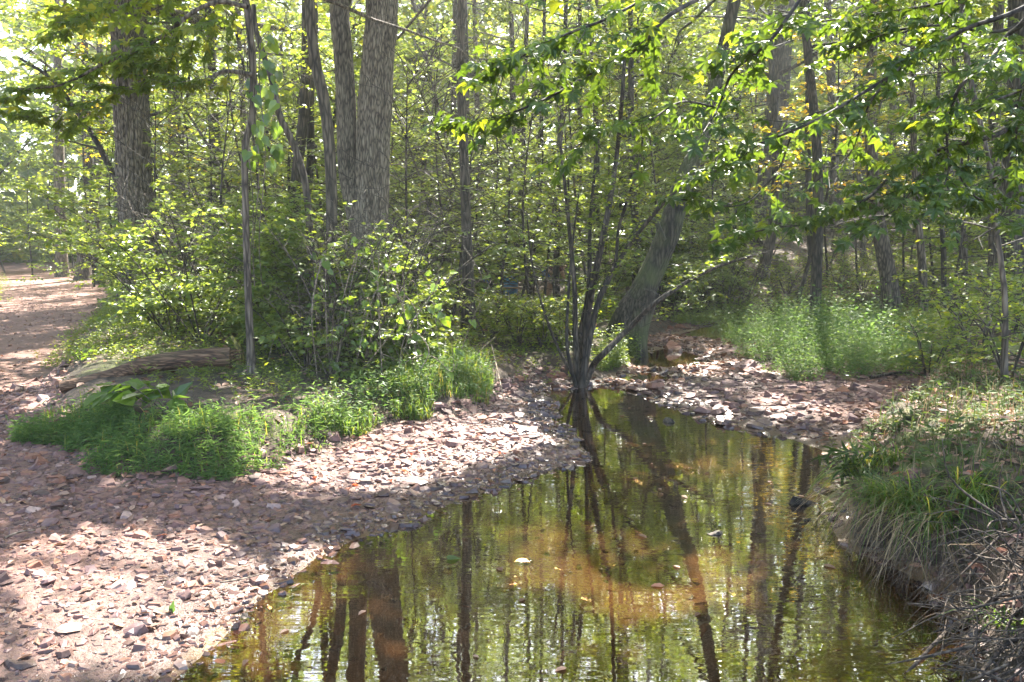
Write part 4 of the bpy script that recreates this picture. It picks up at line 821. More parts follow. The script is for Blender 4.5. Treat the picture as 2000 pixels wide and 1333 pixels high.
herbs('ground_cover', 'low green leaves under the shaded shrubs on the left bank', [(60, 720), (200, 600), (500, 590), (900, 620), (1100, 640), (1110, 740), (980, 745), (800, 720), (640, 800), (480, 790), (250, 740)], 3600, (.05, .22), 7, .045, LEAF, .75)
herbs('ground_cover', 'leafy plants edging the dirt path', [(190, 640), (215, 550), (270, 540), (330, 600), (280, 690), (190, 720), (140, 745)], 700, (.06, .26), 8, .05, LEAF, .75)
herbs('ground_cover', 'pale leafy plants along the far bank of the small pool', [(1290, 628), (1340, 600), (1500, 590), (1700, 600), (1850, 620), (1840, 650), (1560, 634), (1500, 628)], 1500, (.1, .4), 8, .07, LEAF_B, .7)
herbs('ground_cover', 'leafy plants at the foot of the leaning mossy tree', [(1150, 735), (1175, 690), (1215, 650), (1240, 690), (1215, 725)], 420, (.1, .4), 9, .055, LEAF_B, .7)
herbs('ground_cover', 'weeds growing along the outer edge of the path', [(-80, 620), (-80, 545), (10, 545), (14, 600)], 300, (.1, .45), 8, .06, LEAF, .7)
herbs('ground_cover', 'scattered low plants on the leafy far slope', [(1300, 600), (1420, 560), (1600, 500), (2050, 500), (2050, 700), (1860, 650), (1700, 600)], 2600, (.08, .35), 7, .07, LEAF, .75)
herbs('ground_cover', 'low plants on the woodland floor round the bench', [(900, 640), (880, 560), (1250, 560), (1230, 640), (1100, 640)], 1500, (.08, .3), 7, .07, LEAF, .75)
def litter(name, label, poly, n, L, m=LITTER, dens=None):
    B = scatter(poly, n, dens); k = len(B); mb = MB(); az = rng.random(k) * 6.28; N = UP + rn(k, 3) * .33
    add_leaves(mb, B + [0, 0, .012], np.c_[np.cos(az), np.sin(az), rn(k) * .25], N, L[0] + (L[1] - L[0]) * rng.random(k), OV, 1.0); o = mb.build(name, m); o['label'] = label; return stuff(o)
noton = lambda x, y: (regions(x, y)[0] > .03).astype(float)
litter('fallen_leaves', 'brown dead leaves covering the left woodland floor', LB[:-9] + W2([(190, 545)], .2) + [(-9, 24)], 12000, (.05, .10), dens=noton)
litter('fallen_leaves', 'brown dead leaves covering the right bank and slope', [(2.0, 4.0), (9, 3), (22, 16), (22, 34), (3, 34), (3, 17), (8, 16.5), (5, 9)], 14000, (.05, .11), dens=noton)
litter('fallen_leaves', 'dark dead leaves caught on the near right bank', [(1.9, 2.4), (4.2, 2.4), (5, 6), (4.4, 8.4), (2.4, 7.0), (2.1, 5)], 2200, (.04, .09), dens=noton)
litter('fallen_leaves', 'tan leaves and bark bits scattered over the dirt path', [(-4, 4.2), (-9, 3.5), (-26, 30), (-14, 26), (-4, 7.4)], 5000, (.03, .07))
litter('fallen_leaves', 'reddish fallen leaves on the gravel between the upstream pools', wpoly([(1260, 690), (1290, 655), (1420, 664), (1470, 690), (1420, 735), (1250, 755), (1170, 750)]), 1500, (.05, .10), dens=noton)
litter('red_leaves', 'few red leaves fallen on the gravel bars', wpoly([(560, 960), (750, 850), (1050, 800), (1000, 900), (700, 1000)]) , 26, (.04, .07), REDLEAF)
litter('fallen_leaves', 'scattered small leaves on the left gravel bar', wpoly([(-50, 1300), (-50, 950), (560, 930), (1050, 790), (1080, 880), (760, 1020), (400, 1230)]), 500, (.03, .07), dens=noton)

X, Y = sample(34, (-1.3, 2.2, 2.6, 8.5), in_bed); mb = MB(); az = rng.random(34) * 6.28
add_leaves(mb, np.stack([X, Y, np.full(34, .004)], 1), np.c_[np.cos(az), np.sin(az), np.zeros(34)], UP + rn(34, 3) * .05, .03 + .04 * rng.random(34), OV); o = mb.build('floating_leaves', LITTER); stuff(o); o['label'] = 'few small brown leaves drifting on the pool'
# ------------------------------------------------------------------ fallen log, broadleaf plant, vine tangle, bank details
def tube_obj(name, pts, r, m, parent=None, loc=None, sides=6, n=24, ridge=0, seed=0, nr=9):
    P, R = dense(np.array(pts), np.atleast_1d(np.array(r, float)) if np.ndim(r) else np.array([r, r * .5]), n); b = MB(); tube(b, P, R, sides, ridge, seed, nr=nr); return b.build(name, m, parent, loc, smooth=not ridge)
a_, c_ = G(120, 772), G(452, 728); a_[2] += .07; c_[2] += .15; mid = (a_ + c_) / 2 + [0, .06, .06]
t = thing('fallen_log', 'weathered brown fallen log lying on the bank above the stilt grass', 'log', a_)
tube_obj('trunk', [a_, a_ * .75 + c_ * .25 + [0, 0, .01], mid, a_ * .2 + c_ * .8 + [0, .02, .04], c_], [.05, .068, .078, .084, .09], LOGWOOD, t, a_, 40, 90, .05, 4, 16)
e_ = unit(c_ - a_)
for k in range(9):
    q = c_ + np.array([0, math.cos(k * .7) * .05, math.sin(k * .7) * .05]); tube_obj('splinter', [q - e_ * .12, q + e_ * (.02 + .09 * rng.random()) + [0, 0, .01]], [.02, .004], LOGWOOD, t, a_, 5, 5)
g = G(470, 712); t = thing('mossy_root', 'short yellow mossy root sticking up at the broken end of the log', 'root', g); tube_obj('root', [g - [0, 0, .05], g + [-.02, .05, .14], g + [-.12, .12, .27]], [.05, .035, .012], bark_mat('moss_root', (.12, .10, .02), (.24, .19, .04), (.34, .27, .07)), t, g, 10)
g = G(330, 812); t = thing('broadleaf_plant', 'plant with big pointed bright leaves in the stilt grass below the log', 'plant', g); PL, DL, NL_, LL = [], [], [], []
for k, (x, y) in enumerate([(188, 768), (215, 752), (345, 785), (300, 762), (262, 748)]):
    e = D(x, y, g[1] + .08 * (k - 2)); mid = g * .4 + e * .6 + [0, 0, .07]; tube_obj('stem', [g, mid, e], [.005, .0025], TWIG, t, g, 5); L = smooth_pts([g, mid, e], 12)
    for j in range(4, 12):
        dr = unit(L[j] - L[j - 1]); s = np.cross(dr, UP); PL.append(L[j]); DL.append(dr * .5 + s * (1 if j % 2 else -1) * .8 - UP * .25 + rn(3) * .15); NL_.append(UP + rn(3) * .3); LL.append(.15 + .09 * rng.random())
single_leaves(t, g, np.array(PL), np.array(DL), np.array(NL_), np.array(LL), LANCE, LEAF_V, wid=2.2)
g = G(160, 712); t = thing('fern', 'small yellow-green fern sprig alone on the leaf litter beside the path', 'plant', g)
for k in range(7):
    a = k * .9; d = np.array([math.cos(a) * .5, math.sin(a) * .5, .85]); tube_obj('stem', [g, g + d * .16], .003, TWIG, t, g, 4, 4); single_leaves(t, g, np.array([g + d * u for u in np.linspace(.05, .17, 5)]), rn(5, 3) * .5 + d, rn(5, 3) * .4 + UP, np.full(5, .05), OV, LEAF_V)
# greenbrier tangle: stems and round glossy leaves
g = GD(690, 8.0); t = thing('vine_tangle', 'heap of greenbrier vines with glossy round leaves catching the sun', 'vine', g); sm, PL = MB(), []
for k in range(46):
    x0 = rng.uniform(570, 800); d0 = 7.5 + rng.random() * 1.3; b_ = GD(x0, d0); x1 = x0 + rng.normal() * 70; top = D(x1, rng.uniform(470, 720) + max(0, abs(x1 - 690) - 60) * 1.1, d0 - .1); x2 = x1 + rng.normal() * 60; e = D(x2, min(800, CY + rng.uniform(-130, 120)), d0 - .25)
    L = smooth_pts([b_, b_ * .4 + top * .6 + rn(3) * .1, top, top * .5 + e * .5 + [0, 0, .08], e], 40); tube(sm, L, np.linspace(.006, .0025, 40), 4)
    PL += [L[j] + rn(3) * .04 for j in rng.integers(12, 40, 6)]
stuff(sm.build('stems', VINE, t, g, smooth=True)); PL = np.array(PL)[:290]; n = len(PL)
single_leaves(t, g, PL, np.c_[rn(n, 2), rn(n) * .4 - .5], np.c_[rn(n) * .6, rn(n) * .6 - .5, np.ones(n) * .7], .075 * (.6 + .8 * rng.random(n)), HEART, LEAF_V)
b_ = D(770, 668, 8.0); t = thing('greenbrier_sprig', 'lone vine sprig with one vivid yellow-green heart leaf before the dark hollow', 'vine', b_); L = smooth_pts([D(760, 690, 8.1), D(800, 622, 8), D(842, 600, 7.95), D(872, 618, 7.9), D(915, 632, 7.9)], 30); b = MB(); tube(b, L, .003, 4); b.build('stem', VINE, t, b_, smooth=True)
single_leaves(t, b_, L[[8, 11, 14, 17, 20, 23]], rn(6, 3) * .6 + [.3, 0, -.3], rn(6, 3) * .3 + [0, -.7, .5], np.array([.09, .08, .09, .08, .08, .07]), HEART, LEAF_V); single_leaves(t, b_, [D(868, 622, 7.88)], np.array([[.35, -.1, -.55]]), np.array([[.1, -.85, .35]]), np.array([.115]), HEART, leaf_mat('leaf_lime', [(0, (.22, .34, .03)), (1, (.26, .38, .03))]), 'bright_leaf')
b_ = D(915, 655, 11.2); t = thing('dry_vine', 'pale dry vine loops hanging on the straight dark trunk', 'vine', b_)
for pts in [[(905, 480), (925, 520), (900, 555), (930, 575), (937, 610), (915, 640), (870, 660), (840, 672)], [(918, 500), (940, 540), (925, 560), (945, 585)], [(895, 560), (915, 545), (935, 552)], [(925, 590), (900, 600), (893, 640)]]:
    tube_obj('loop', [D(x, y, 11.2 + .05 * rng.normal()) for x, y in pts], [.011, .006], VINE, t, b_, 5, 40)
# slanting dark stems in the hollow, left of the dark trunk
for pts, w, lab in [([(762, 705), (800, 640), (850, 580), (905, 520), (960, 480)], 9, 'dark arching stem leaning right over the hollow by the twin trunk'), ([(812, 700), (816, 640), (812, 560), (822, 480)], 8, 'thin upright stem between the arching stem and the dark trunk'), ([(790, 690), (760, 640), (768, 560), (800, 480)], 7, 'thin stem bending left behind the vine heap')]:
    ln = px_line(pts, 9.6); t = thing('sapling', lab, 'sapling', ln[0] + [0, 0, .12]); tube_obj('stem', ln, [w * .5 * 9.6 / F, .008], BARK_D, t, ln[0] + [0, 0, .12], 8, 40)
    fo, bm = Foliage(), MB(); sprays(fo, bm, smooth_pts(ln, 16)[6:], .1, .14, .4, .06, True); stuff(bm.build('twigs', BARK_D, t, ln[0] + [0, 0, .12])); crown_obj(fo, LEAF_B, t, ln[0] + [0, 0, .12], OV, extra=clear_view)
# dead sticks
def stick(pts, r, label, m=VINE, name='stick', d=None):
    P = [G(x, y) + [0, 0, h] if d is None else D(x, y, d) for x, y, h in pts]; t = thing(name, label, 'stick', P[0]); tube_obj('stem', P, [r, r * .5], m, t, P[0], 6, 20)
stick([(430, 1150, .03), (470, 1148, .04), (520, 1140, .05)], .005, 'thin pale stick lying at the edge of the shallow orange water')
stick([(10, 1062, .03), (40, 1054, .04), (70, 1046, .03)], .007, 'thin dark stick on the gravel at the left edge')
stick([(960, 690, .1), (975, 760, .12), (985, 798, .05)], .008, 'pale bent stick leaning from the bank onto the gravel')
stick([(893, 903, .02), (901, 890, .06), (896, 888, .1)], .004, 'tiny curved stick standing on the shaded gravel')
stick([(1385, 1048, .0), (1400, 1038, .05), (1412, 1042, .02), (1383, 1036, .06)], .012, 'dark bent stick poking out of the middle of the pool', BARK_D)
stick([(1700, 745, .04), (1760, 738, .06), (1810, 742, .04)], .02, 'dark stick lying between the weeds and the right bank', BARK_D)
stick([(700, 560, 0), (620, 500, 0)], .006, 'pale dead branch slanting through the leafy shrub left of the twin trunk', VINE, d=9.0)
stick([(400, 640, 0), (450, 560, 0), (500, 540, 0)], .005, 'pale dead branch arching over the log in the shrubs', VINE, d=8.6)
stick([(1060, 585, 0), (1085, 605, 0), (1130, 640, 0)], .007, 'pale dead stick in front of the bending person', VINE, d=12.5)
# roots and dead twigs tangle in the lower right corner
g = G(1960, 1120); t = thing('root_tangle', 'tangle of dead roots and twigs hanging out of the eroded right bank', 'roots', g)
for k in range(120):
    x, y = 1990 + rng.normal() * 62, 1055 + 300 * rng.random(); b_ = G(min(2060, max(1895, x)), y) + [0, 0, .03 + .1 * rng.random()]; a = rng.normal() * 1.0 + math.pi; L = .12 + .3 * rng.random()
    e = b_ + np.array([math.cos(a) * L, math.sin(a) * L * .7 - .03, -.04 + rng.normal() * .12]); tube_obj('root', [b_, (b_ + e) / 2 + rn(3) * .04, e], [.002 + .006 * rng.random() ** 2, .0015], ROOT, t, g, 5, 9)
for pts, r in [([(2010, 1185, .05), (1950, 1190, .06), (1900, 1225, .05), (1850, 1250, .04), (1770, 1330, .03)], .014), ([(1990, 1210, .04), (1930, 1240, .05), (1880, 1290, .04)], .011), ([(1905, 1212, .05), (1870, 1232, .03), (1815, 1245, .015)], .009), ([(2030, 1270, .1), (1960, 1290, .06), (1910, 1340, .04)], .016)]:
    P = [G(x, y) + [0, 0, h] for x, y, h in pts]; tube_obj('root', P, [r, r * .45], ROOT, t, g, 8, 24, .1, 3)
b = MB()
for (x0_, y0_), (x1_, y1_), n_ in [((1640, 985), (1700, 1045), 120), ((1700, 1045), (1800, 1085), 120), ((1800, 1085), (1890, 1150), 120), ((1890, 1150), (1960, 1300), 150)]:
    for q in np.linspace(0, 1, 6):
        B = G(x0_ + (x1_ - x0_) * q + 12, y0_ + (y1_ - y0_) * q - 22) + rn(n_ // 6, 3) * [.09, .08, .05]; blades(b, B, math.pi + .5 + rn(len(B)) * .9, .12 + .22 * rng.random(len(B)), .0018, 1.0 + .5 * rng.random(len(B)), n=5)
o = b.build('rootlets', ROOT); o['label'] = 'brown rootlets and dead grass hanging down the eroded right bank'; stuff(o)
X, Y = sample(420, (1.4, 4.0, 2.4, 6.0), lambda x, y: (lambda R: (R[0] > -.05) & (R[2] < .12) & (R[2] > -.35))(regions(x, y))); gravel(None, X, Y, np.clip(rng.lognormal(-3.0, .5, len(X)), .02, .14), 'bank_rubble')['label'] = 'dark stones and clods at the foot of the right bank'
g = G(1905, 1200); L = [g + [0, 0, .0], D(1870, 1120, g[1]), D(1852, 1066, g[1]), D(1856, 1064, g[1] + .01), D(1930, 1064, g[1] + .15)]; t = thing('bent_stalk', 'pale straw stalk snapped into a sharp angle over the bare bank', 'stalk', g)
b = MB(); tube(b, np.vstack([np.linspace(L[0], L[2], 8), np.linspace(L[3], L[4], 6)]), .0026, 5); b.build('stalk', DRY, t, g)
for k, (x, y, lab, n, L0) in enumerate([(1712, 985, 'arching sedge tuft at the bank corner beside the pointed wet rock', 150, .42), (1770, 1000, 'big pale-green sedge tuft hanging in the middle of the right bank', 230, .5), (1830, 1030, 'sedge tuft right of the big hanging tuft', 170, .42), (1688, 930, 'bright broad blades leaning over the water at the bank tip', 120, .40), (1900, 980, 'sedge tuft high on the bank near the picture edge', 150, .4), (1745, 905, 'sedge tuft on top of the right bank', 120, .35), (1975, 1230, 'small green tuft growing out of the root tangle', 90, .22)]):
    g = G(x, y); t = thing('sedge_tuft', lab, 'grass tuft', g, 'sedge tufts on the right bank'); b = MB(); B = g + rn(n, 3) * [.05, .05, .0]; n = int(n * .75); B = B[:n]; az = math.pi + .5 + rn(n) * 1.5; blades(b, B, az, L0 * (.5 + .7 * rng.random(n)), .0034 if k != 3 else .008, .45 + .55 * rng.random(n), n=6); stuff(b.build('blades', GRASS, t, g))
    if k in (1, 2, 0):
        b = MB(); n2 = 70; B = g + rn(n2, 3) * [.11, .07, .03]; blades(b, B, math.pi + .6 + rn(n2) * .8, L0 * (.5 + .6 * rng.random(n2)), .002, .9 + .35 * rng.random(n2), n=6); stuff(b.build('dead_blades', DRY, t, g))
g = G(1668, 975); t = thing('water_reed', 'broad-bladed grass stems bending over the pool from the bank tip', 'plant', g)
for k in range(7):
    b_ = G(1665 + 14 * k * rng.random(), 955 - 6 * k); e = b_ + np.array([-.08 - .18 * rng.random(), -.05 + .1 * rng.normal(), .12 + .12 * rng.random()]); tube_obj('stem', [b_, (b_ + e) / 2 + [0, 0, .06], e], [.003, .0015], TWIG, t, g, 4, 8); L = smooth_pts([b_, (b_ + e) / 2 + [0, 0, .06], e], 8)[2:]
    single_leaves(t, g, L, np.c_[rn(6) * .5 - .6, rn(6) * .5, rn(6) * .3 - .1], UP + rn(6, 3) * .35, .085 + .06 * rng.random(6), LANCE, LEAF_D, wid=.7)
for px, py, h, lab in [(1857, 742, .14, 'pair of white flower heads among the grass on the right bank'), (1652, 752, .1, 'small white flower at the lower edge of the bright weeds'), (1838, 818, .05, 'tiny white flower low on the right bank')]:
    g = G(px, py); t = thing('wildflower', lab, 'flower', g); tube_obj('stem', [g - [0, 0, .02], g + [.01, 0, h]], .002, TWIG, t, g, 4, 5); a = np.arange(12) * .52
    single_leaves(t, g, np.repeat([g + [.01, 0, h]], 12, 0), np.c_[np.cos(a), np.sin(a), np.full(12, .35)], np.c_[-np.cos(a) * .3, -np.sin(a) * .3, np.ones(12)], np.full(12, .028 if px > 1700 else .02), OV, WHITE, 'petal')
g = W(886, 1092, .004); t = thing('floating_leaf', 'single bright green leaf floating on the dark pool', 'leaf', g); single_leaves(t, g, [g - [.03, 0, -.003]], np.array([[1., .2, 0]]), np.array([[0, 0, 1.]]), np.array([.07]), HEART, LEAF_W)
g = G(336, 1200); t = thing('seedling', 'single upright green blade sprouting from the sunny gravel', 'plant', g); single_leaves(t, g, [g, g], np.array([[.1, 0, 1.], [-.2, 0, .8]]), np.array([[0, -1., 0], [.3, -1, 0]]), np.array([.06, .04]), LANCE, LEAF_W, wid=1.6)

# ------------------------------------------------------------------ sweetgum reaching in from the right, every large leaf on its own
loc = np.array([4.3, 2.6, H(4.3, 2.6)])
t = thing('sweetgum_tree', 'sweetgum whose star-leaved dark branches hang over the pool from the right', 'tree', loc)
tube_obj('trunk', [loc - [0, 0, .2], loc + [.1, .1, 2], loc + [-.1, .3, 5], loc + [.1, .5, 9]], [.17, .14, .11, .04], BARK, t, loc, 16, 40)
LIMBS = [([(2140, -160), (2010, 30), (1968, 70), (1925, 130), (1872, 175), (1850, 262), (1853, 330), (1835, 385)], 17, 3, 3.3), ([(2200, 120), (2005, 222), (1950, 262), (1852, 288), (1782, 312), (1722, 362), (1688, 392), (1642, 410), (1592, 436), (1500, 447), (1430, 470)], 15, 3, 3.6),
         ([(2140, -60), (1985, 22), (1880, 60), (1770, 130), (1642, 208), (1562, 250), (1484, 282), (1430, 320), (1380, 340)], 13, 3, 3.1), ([(1660, -140), (1562, 0), (1502, 82), (1432, 142), (1402, 212), (1372, 262)], 12, 3, 3.0),
         ([(1520, -120), (1392, -20), (1302, 34), (1252, 90), (1182, 128), (1092, 180), (1022, 212), (952, 236), (900, 240)], 13, 3, 2.9), ([(1400, -120), (1300, -30), (1200, 30), (1100, 70), (1020, 110), (960, 140)], 10, 3, 2.8), ([(2150, -20), (1960, 60), (1850, 50), (1750, 60), (1650, 100)], 10, 3, 3.4),
         ([(2200, 300), (2060, 330), (1960, 350), (1880, 390), (1800, 420)], 9, 3, 3.9), ([(1850, 288), (1800, 340), (1760, 400), (1700, 440)], 6, 3, 3.5), ([(2100, -100), (1900, -10), (1760, 20), (1620, 40), (1500, 60)], 9, 3, 3.2), ([(1640, 208), (1560, 240), (1520, 330), (1450, 400), (1330, 390)], 6, 3, 3.3), ([(2180, 200), (2050, 170), (1960, 190), (1880, 230), (1800, 240)], 9, 3, 3.5), ([(2160, 420), (2040, 440), (1960, 440), (1900, 470)], 8, 3, 4.2), ([(2150, 30), (2040, 100), (1990, 200), (1985, 300)], 8, 3, 3.6), ([(1760, 130), (1700, 200), (1660, 300), (1600, 350)], 6, 3, 3.2), ([(1852, 300), (1900, 380), (1960, 400), (2010, 400)], 6, 3, 3.8), ([(1400, 210), (1330, 200), (1260, 240), (1190, 250), (1120, 290)], 6, 3, 3.0)]
fo = Foliage()
for pts, w0, w1, d in LIMBS:
    L = smooth_pts([D(x, y, d + .12 * math.sin(i * 1.7 + d * 9)) for i, (x, y) in enumerate(pts)], 40); mb = MB(); tube(mb, L, np.linspace(w0, w1, 40) * .38 * d / F, 7); mb.build('branch', BARK_D, t, loc, smooth=True)
    bm = MB(); f0 = sum(len(p) for p in fo.P); sprays(fo, bm, L, .25, .048, .30, .045, False, .002, 9, droop=.5); stuff(bm.build('twigs', BARK_D, t, loc))
fo2, bm2 = Foliage(), MB(); limbs(fo2, bm2, smooth_pts([loc + [.1, .1, 2], loc + [-.1, .3, 5], loc + [.1, .5, 9]], 20), np.linspace(.14, .04, 20), 22, .3, 1, 4.2, 2.5, 5, 50, .14, .26, 1.3, azb=2.5); stuff(bm2.build('branches', BARK_D, t, loc)); crown_obj(fo2, LEAF, t, loc, RH)  # unseen upper crown, added to shade the hanging branches below
P_, D_, N_, L_ = fo.arrays(); N_ = N_ + rn(len(N_), 3) * .28 + [0, -.15, 0]; rel = P_ - CAM; fz = rel[:, 1] * math.cos(PITCH) - rel[:, 2] * math.sin(PITCH); uz = rel[:, 1] * math.sin(PITCH) + rel[:, 2] * math.cos(PITCH)
px_, py_ = CX + F * rel[:, 0] / fz, CY - F * uz / fz; vis = (px_ > 0) & (px_ < 2000) & (py_ > -10) & (py_ < 700); k = lit_keep(P_) & (rng.random(len(P_)) < .9); k &= ~((px_ > 1470) & (px_ < 1650) & (py_ > 230) & (py_ < 400) & (rng.random(len(P_)) < .6)); vis &= k
big = np.nonzero(vis)[0]; big = big[np.argsort(-L_[big] / fz[big])][:300]; rest = k.copy(); rest[big] = False
single_leaves(t, loc, P_[big], D_[big], N_[big], L_[big], STAR, LEAF_S); mb = MB(); add_leaves(mb, P_[rest], D_[rest], N_[rest], L_[rest], STAR, 1.0, rng.random(rest.sum())); stuff(mb.build('leaves', LEAF_S, t, loc))
print('sweetgum leaves', len(P_), vis.sum())

# ------------------------------------------------------------------ people's corner: bench, towel, bundle, bending person
bd = 20.0; g = GD(990, bd); bx0, bx1 = D(948, 590, bd)[0], D(1034, 590, bd)[0]
def box(mb, lo, hi, r=0):
    (a, b, c), (d, e, f) = lo, hi; v = [(a, b, c), (d, b, c), (d, e, c), (a, e, c), (a, b, f), (d, b, f), (d, e, f), (a, e, f)]; mb.add(v, [[(0, 3, 2, 1), (4, 5, 6, 7), (0, 1, 5, 4), (1, 2, 6, 5), (2, 3, 7, 6), (3, 0, 4, 7)]], r)
def box_obj(name, lo, hi, m, parent, loc, bev=.006):
    b = MB(); box(b, lo, hi); o = b.build(name, m, parent, loc); q = o.modifiers.new('b', 'BEVEL'); q.width = bev; q.segments = 2; return o
z0 = g[2]; t = thing('wooden_bench', 'weathered wooden bench among the far trunks with blue cloth on it', 'bench', g)
for x in (bx0 + .02, bx1 - .05):
    box_obj('leg', (x, bd + .02, z0 - .1), (x + .05, bd + .07, z0 + .60), PLANK, t, g); box_obj('leg', (x, bd - .33, z0 - .1), (x + .05, bd - .28, z0 + .30), PLANK, t, g)
box_obj('backrest', (bx0 - .02, bd - .02, z0 + .44), (bx1 + .02, bd + .018, z0 + .595), PLANK, t, g); box_obj('seat', (bx0 - .02, bd - .36, z0 + .302), (bx1 + .02, bd - .20, z0 + .335), PLANK, t, g); box_obj('seat', (bx0 - .02, bd - .18, z0 + .302), (bx1 + .02, bd - .025, z0 + .335), PLANK, t, g)
x0, x1 = D(984, 560, bd)[0], D(1011, 560, bd)[0]; uu = np.linspace(0, 1, 14); vv = np.linspace(0, 1, 18); U_, V_ = np.meshgrid(uu, vv)
TX = x0 + (x1 - x0) * U_; s_ = V_ * .62; TZ = np.where(s_ < .06, z0 + .60, z0 + .60 - (s_ - .06) * (.78 + .12 * (1 - U_))); TY = np.where(s_ < .06, bd + .04 - s_, bd - .03 - .025 * np.sin(U_ * 9) * V_ - .03 * V_)
ok = TZ > z0 + .1; v = np.stack([TX, TY, TZ + .006], -1).reshape(-1, 3); i, j = np.meshgrid(np.arange(17), np.arange(13), indexing='ij'); q = np.stack([i * 14 + j, i * 14 + j + 1, (i + 1) * 14 + j + 1, (i + 1) * 14 + j], -1).reshape(-1, 4)
b = MB(); b.add(v, [q]); o = b.build('towel', BLUE2, None, (x0, bd, z0), smooth=True); md = o.modifiers.new('s', 'SOLIDIFY'); md.thickness = .012; tag(o, 'blue towel hanging over the backrest of the far bench', 'towel')
t = thing('cloth_bundle', 'small blue bundle on the bench half hidden by the trunks', 'bundle', (D(951, 560, bd)[0], bd - .2, z0 + .335)); lb_ = np.array(t.location); b = MB(); tube(b, lb_ + np.array([[0, 0, 0], [0, 0, .05], [.01, 0, .14], [0, 0, .22], [.01, 0, .26]]), [.06, .09, .085, .06, .02], 12, .1, 3); b.build('bag', BLUE, t, lb_, smooth=True); tube_obj('knot', lb_ + np.array([[-.05, 0, .25], [0, 0, .28], [.05, 0, .25]]), [.014, .014], BLUE, t, lb_, 6, 8)
def skin_obj(name, V, E, m, parent, sub=2, root=0):
    me = bpy.data.meshes.new(name); me.from_pydata([p[:3] for p in V], E, []); o = link(name, me, parent); me.materials.append(m)
    md = o.modifiers.new('skin', 'SKIN'); md.use_smooth_shade = True
    for k, p in enumerate(V): me.skin_vertices[0].data[k].radius = (p[3], p[4] if len(p) > 4 else p[3])
    me.skin_vertices[0].data[root].use_root = True; s = o.modifiers.new('sub', 'SUBSURF'); s.levels = s.render_levels = sub; return o
pg = GD(1066, 19.2); person = thing('person', 'person in blue shorts bending forward beside a dark trunk near the bench', 'person', pg)
V = [(0, 0, .78, .12, .13), (.13, 0, .90, .11, .14), (.30, 0, .95, .11, .15), (.42, 0, .92, .06), (.49, 0, .885, .05), (.56, 0, .85, .075), (.61, 0, .80, .065)]
E = [(0, 1), (1, 2), (2, 3), (3, 4), (4, 5), (5, 6)]
for sgn, dx in ((-1, 0), (1, .10)):
    n = len(V); V += [(dx * .3, .09 * sgn, .70, .085), (.03 + dx, .10 * sgn, .42, .055), (-.03 + dx, .10 * sgn, .22, .052), (-.03 + dx, .10 * sgn, .06, .034), (.07 + dx, .11 * sgn, .03, .035), (.15 + dx, .12 * sgn, .02, .025)]; E += [(0, n), (n, n + 1), (n + 1, n + 2), (n + 2, n + 3), (n + 3, n + 4), (n + 4, n + 5)]
    n = len(V); V += [(.34, .16 * sgn, .93, .052), (.42, .19 * sgn, .70, .036), (.50, .17 * sgn, .47, .026), (.52, .165 * sgn, .41, .026)]; E += [(2, n), (n, n + 1), (n + 1, n + 2), (n + 2, n + 3)]
    for f in range(4): k = len(V); V += [(.535 + .004 * f, (.165 - .02 + .014 * f) * sgn, .36, .009), (.53, (.165 - .022 + .015 * f) * sgn, .315 + .008 * abs(f - 1.5), .007)]; E += [(n + 3, k), (k, k + 1)]
    k = len(V); V += [(.545, (.165 - .045) * sgn, .39, .010), (.56, (.165 - .055) * sgn, .355, .008)]; E += [(n + 3, k), (k, k + 1)]
skin_obj('body', V, E, SKIN, person)
skin_obj('shorts', [(.02, 0, .86, .135, .15), (0, 0, .78, .14, .155), (.0, -.09, .68, .10), (.015, -.095, .52, .088), (.03, .09, .68, .10), (.06, .095, .52, .088)], [(0, 1), (1, 2), (2, 3), (1, 4), (4, 5)], BLUE, person, 2, 1)
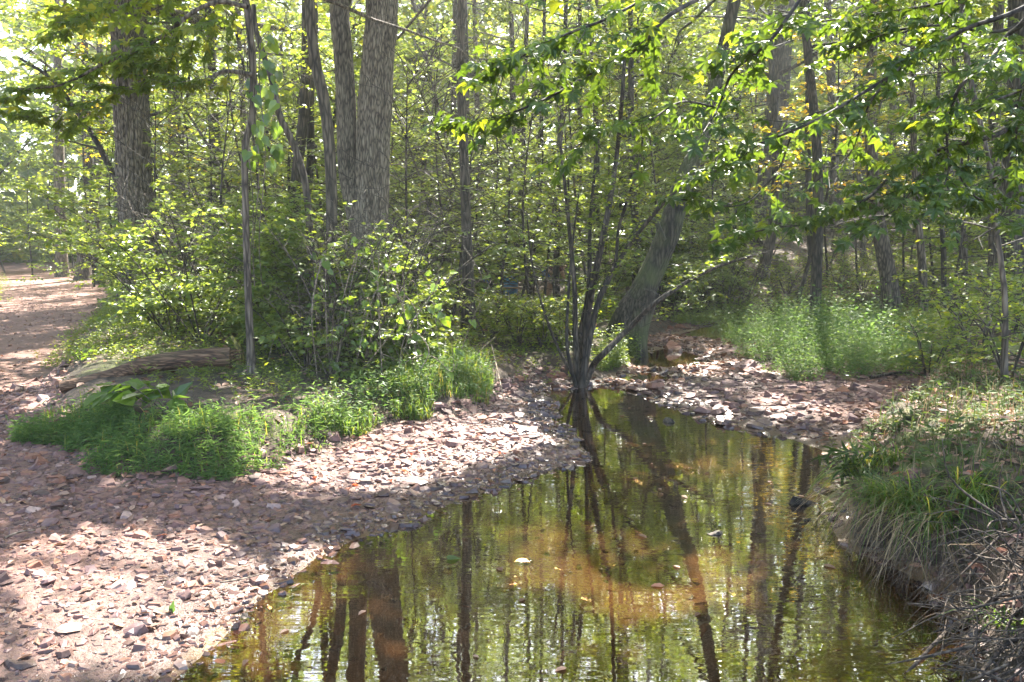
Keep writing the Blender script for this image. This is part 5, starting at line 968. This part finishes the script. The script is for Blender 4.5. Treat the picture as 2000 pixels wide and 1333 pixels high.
skin_obj('shirt', [(.04, 0, .85, .125, .14), (.14, 0, .91, .125, .155), (.30, 0, .955, .125, .165), (.39, 0, .93, .08), (.34, .15, .935, .062), (.385, .18, .80, .052), (.34, -.15, .935, .062), (.385, -.18, .80, .052)], [(0, 1), (1, 2), (2, 3), (2, 4), (4, 5), (2, 6), (6, 7)], plain('shirt_cloth', (.16, .06, .05), .9), person, 2, 1)
skin_obj('hair', [(.50, 0, .92, .05), (.55, 0, .90, .075), (.61, 0, .87, .06), (.64, 0, .82, .035)], [(0, 1), (1, 2), (2, 3)], HAIR, person, 2, 1)
for sgn in (-1, 1): b = MB(); tube(b, [(.575, .07 * sgn, .86), (.585, .078 * sgn, .84), (.585, .07 * sgn, .82)], [.012, .018, .01], 8); b.build('ear', SKIN, person, smooth=True); b = MB(); tube(b, [(.655, .028 * sgn, .795), (.662, .028 * sgn, .792)], [.012, .006], 8); b.build('eye', WHITE, person, smooth=True)
b = MB(); tube(b, [(.655, 0, .785), (.68, 0, .765), (.668, 0, .755)], [.01, .014, .008], 8); b.build('nose', SKIN, person, smooth=True)

# ------------------------------------------------------------------ haze volume added as a soft veil: lifts shadows, fades far trunks and leaves
b = MB(); box(b, (-330, -25, -3), (330, 185, 48)); o = b.build('haze', bpy.data.materials.new('haze'), rnd=False); stuff(o)
m = o.data.materials[0]; m.use_nodes = True; n = m.node_tree.nodes; n.clear(); out = n.new('ShaderNodeOutputMaterial'); v = n.new('ShaderNodeVolumePrincipled')
v.inputs['Density'].default_value = HAZE; v.inputs['Color'].default_value = (.92, .94, .90, 1); v.inputs['Anisotropy'].default_value = .55
m.node_tree.links.new(v.outputs[0], out.inputs['Volume'])

# ------------------------------------------------------------------ look-alike neighbours: say which one of its group each is
ORD = ['leftmost', 'second from left', 'third from left', 'fourth from left', 'fifth from left', 'sixth from left', 'seventh from left', 'eighth from left', 'ninth from left', 'tenth from left', 'eleventh from left']
gr = {}
for o in bpy.data.objects:
    if o.get('group') and o.parent is None and 'in the woods' not in o['group']: gr.setdefault(o['group'], []).append(o)
for gname, obs in gr.items():
    if len({o['label'] for o in obs}) == len(obs) or len(obs) > 12: continue
    obs.sort(key=lambda o: o.location.x / o.location.y)
    for k, o in enumerate(obs):
        pos = 'rightmost' if k == len(obs) - 1 else ORD[k]; o['label'] = f"{pos} of the {gname}"
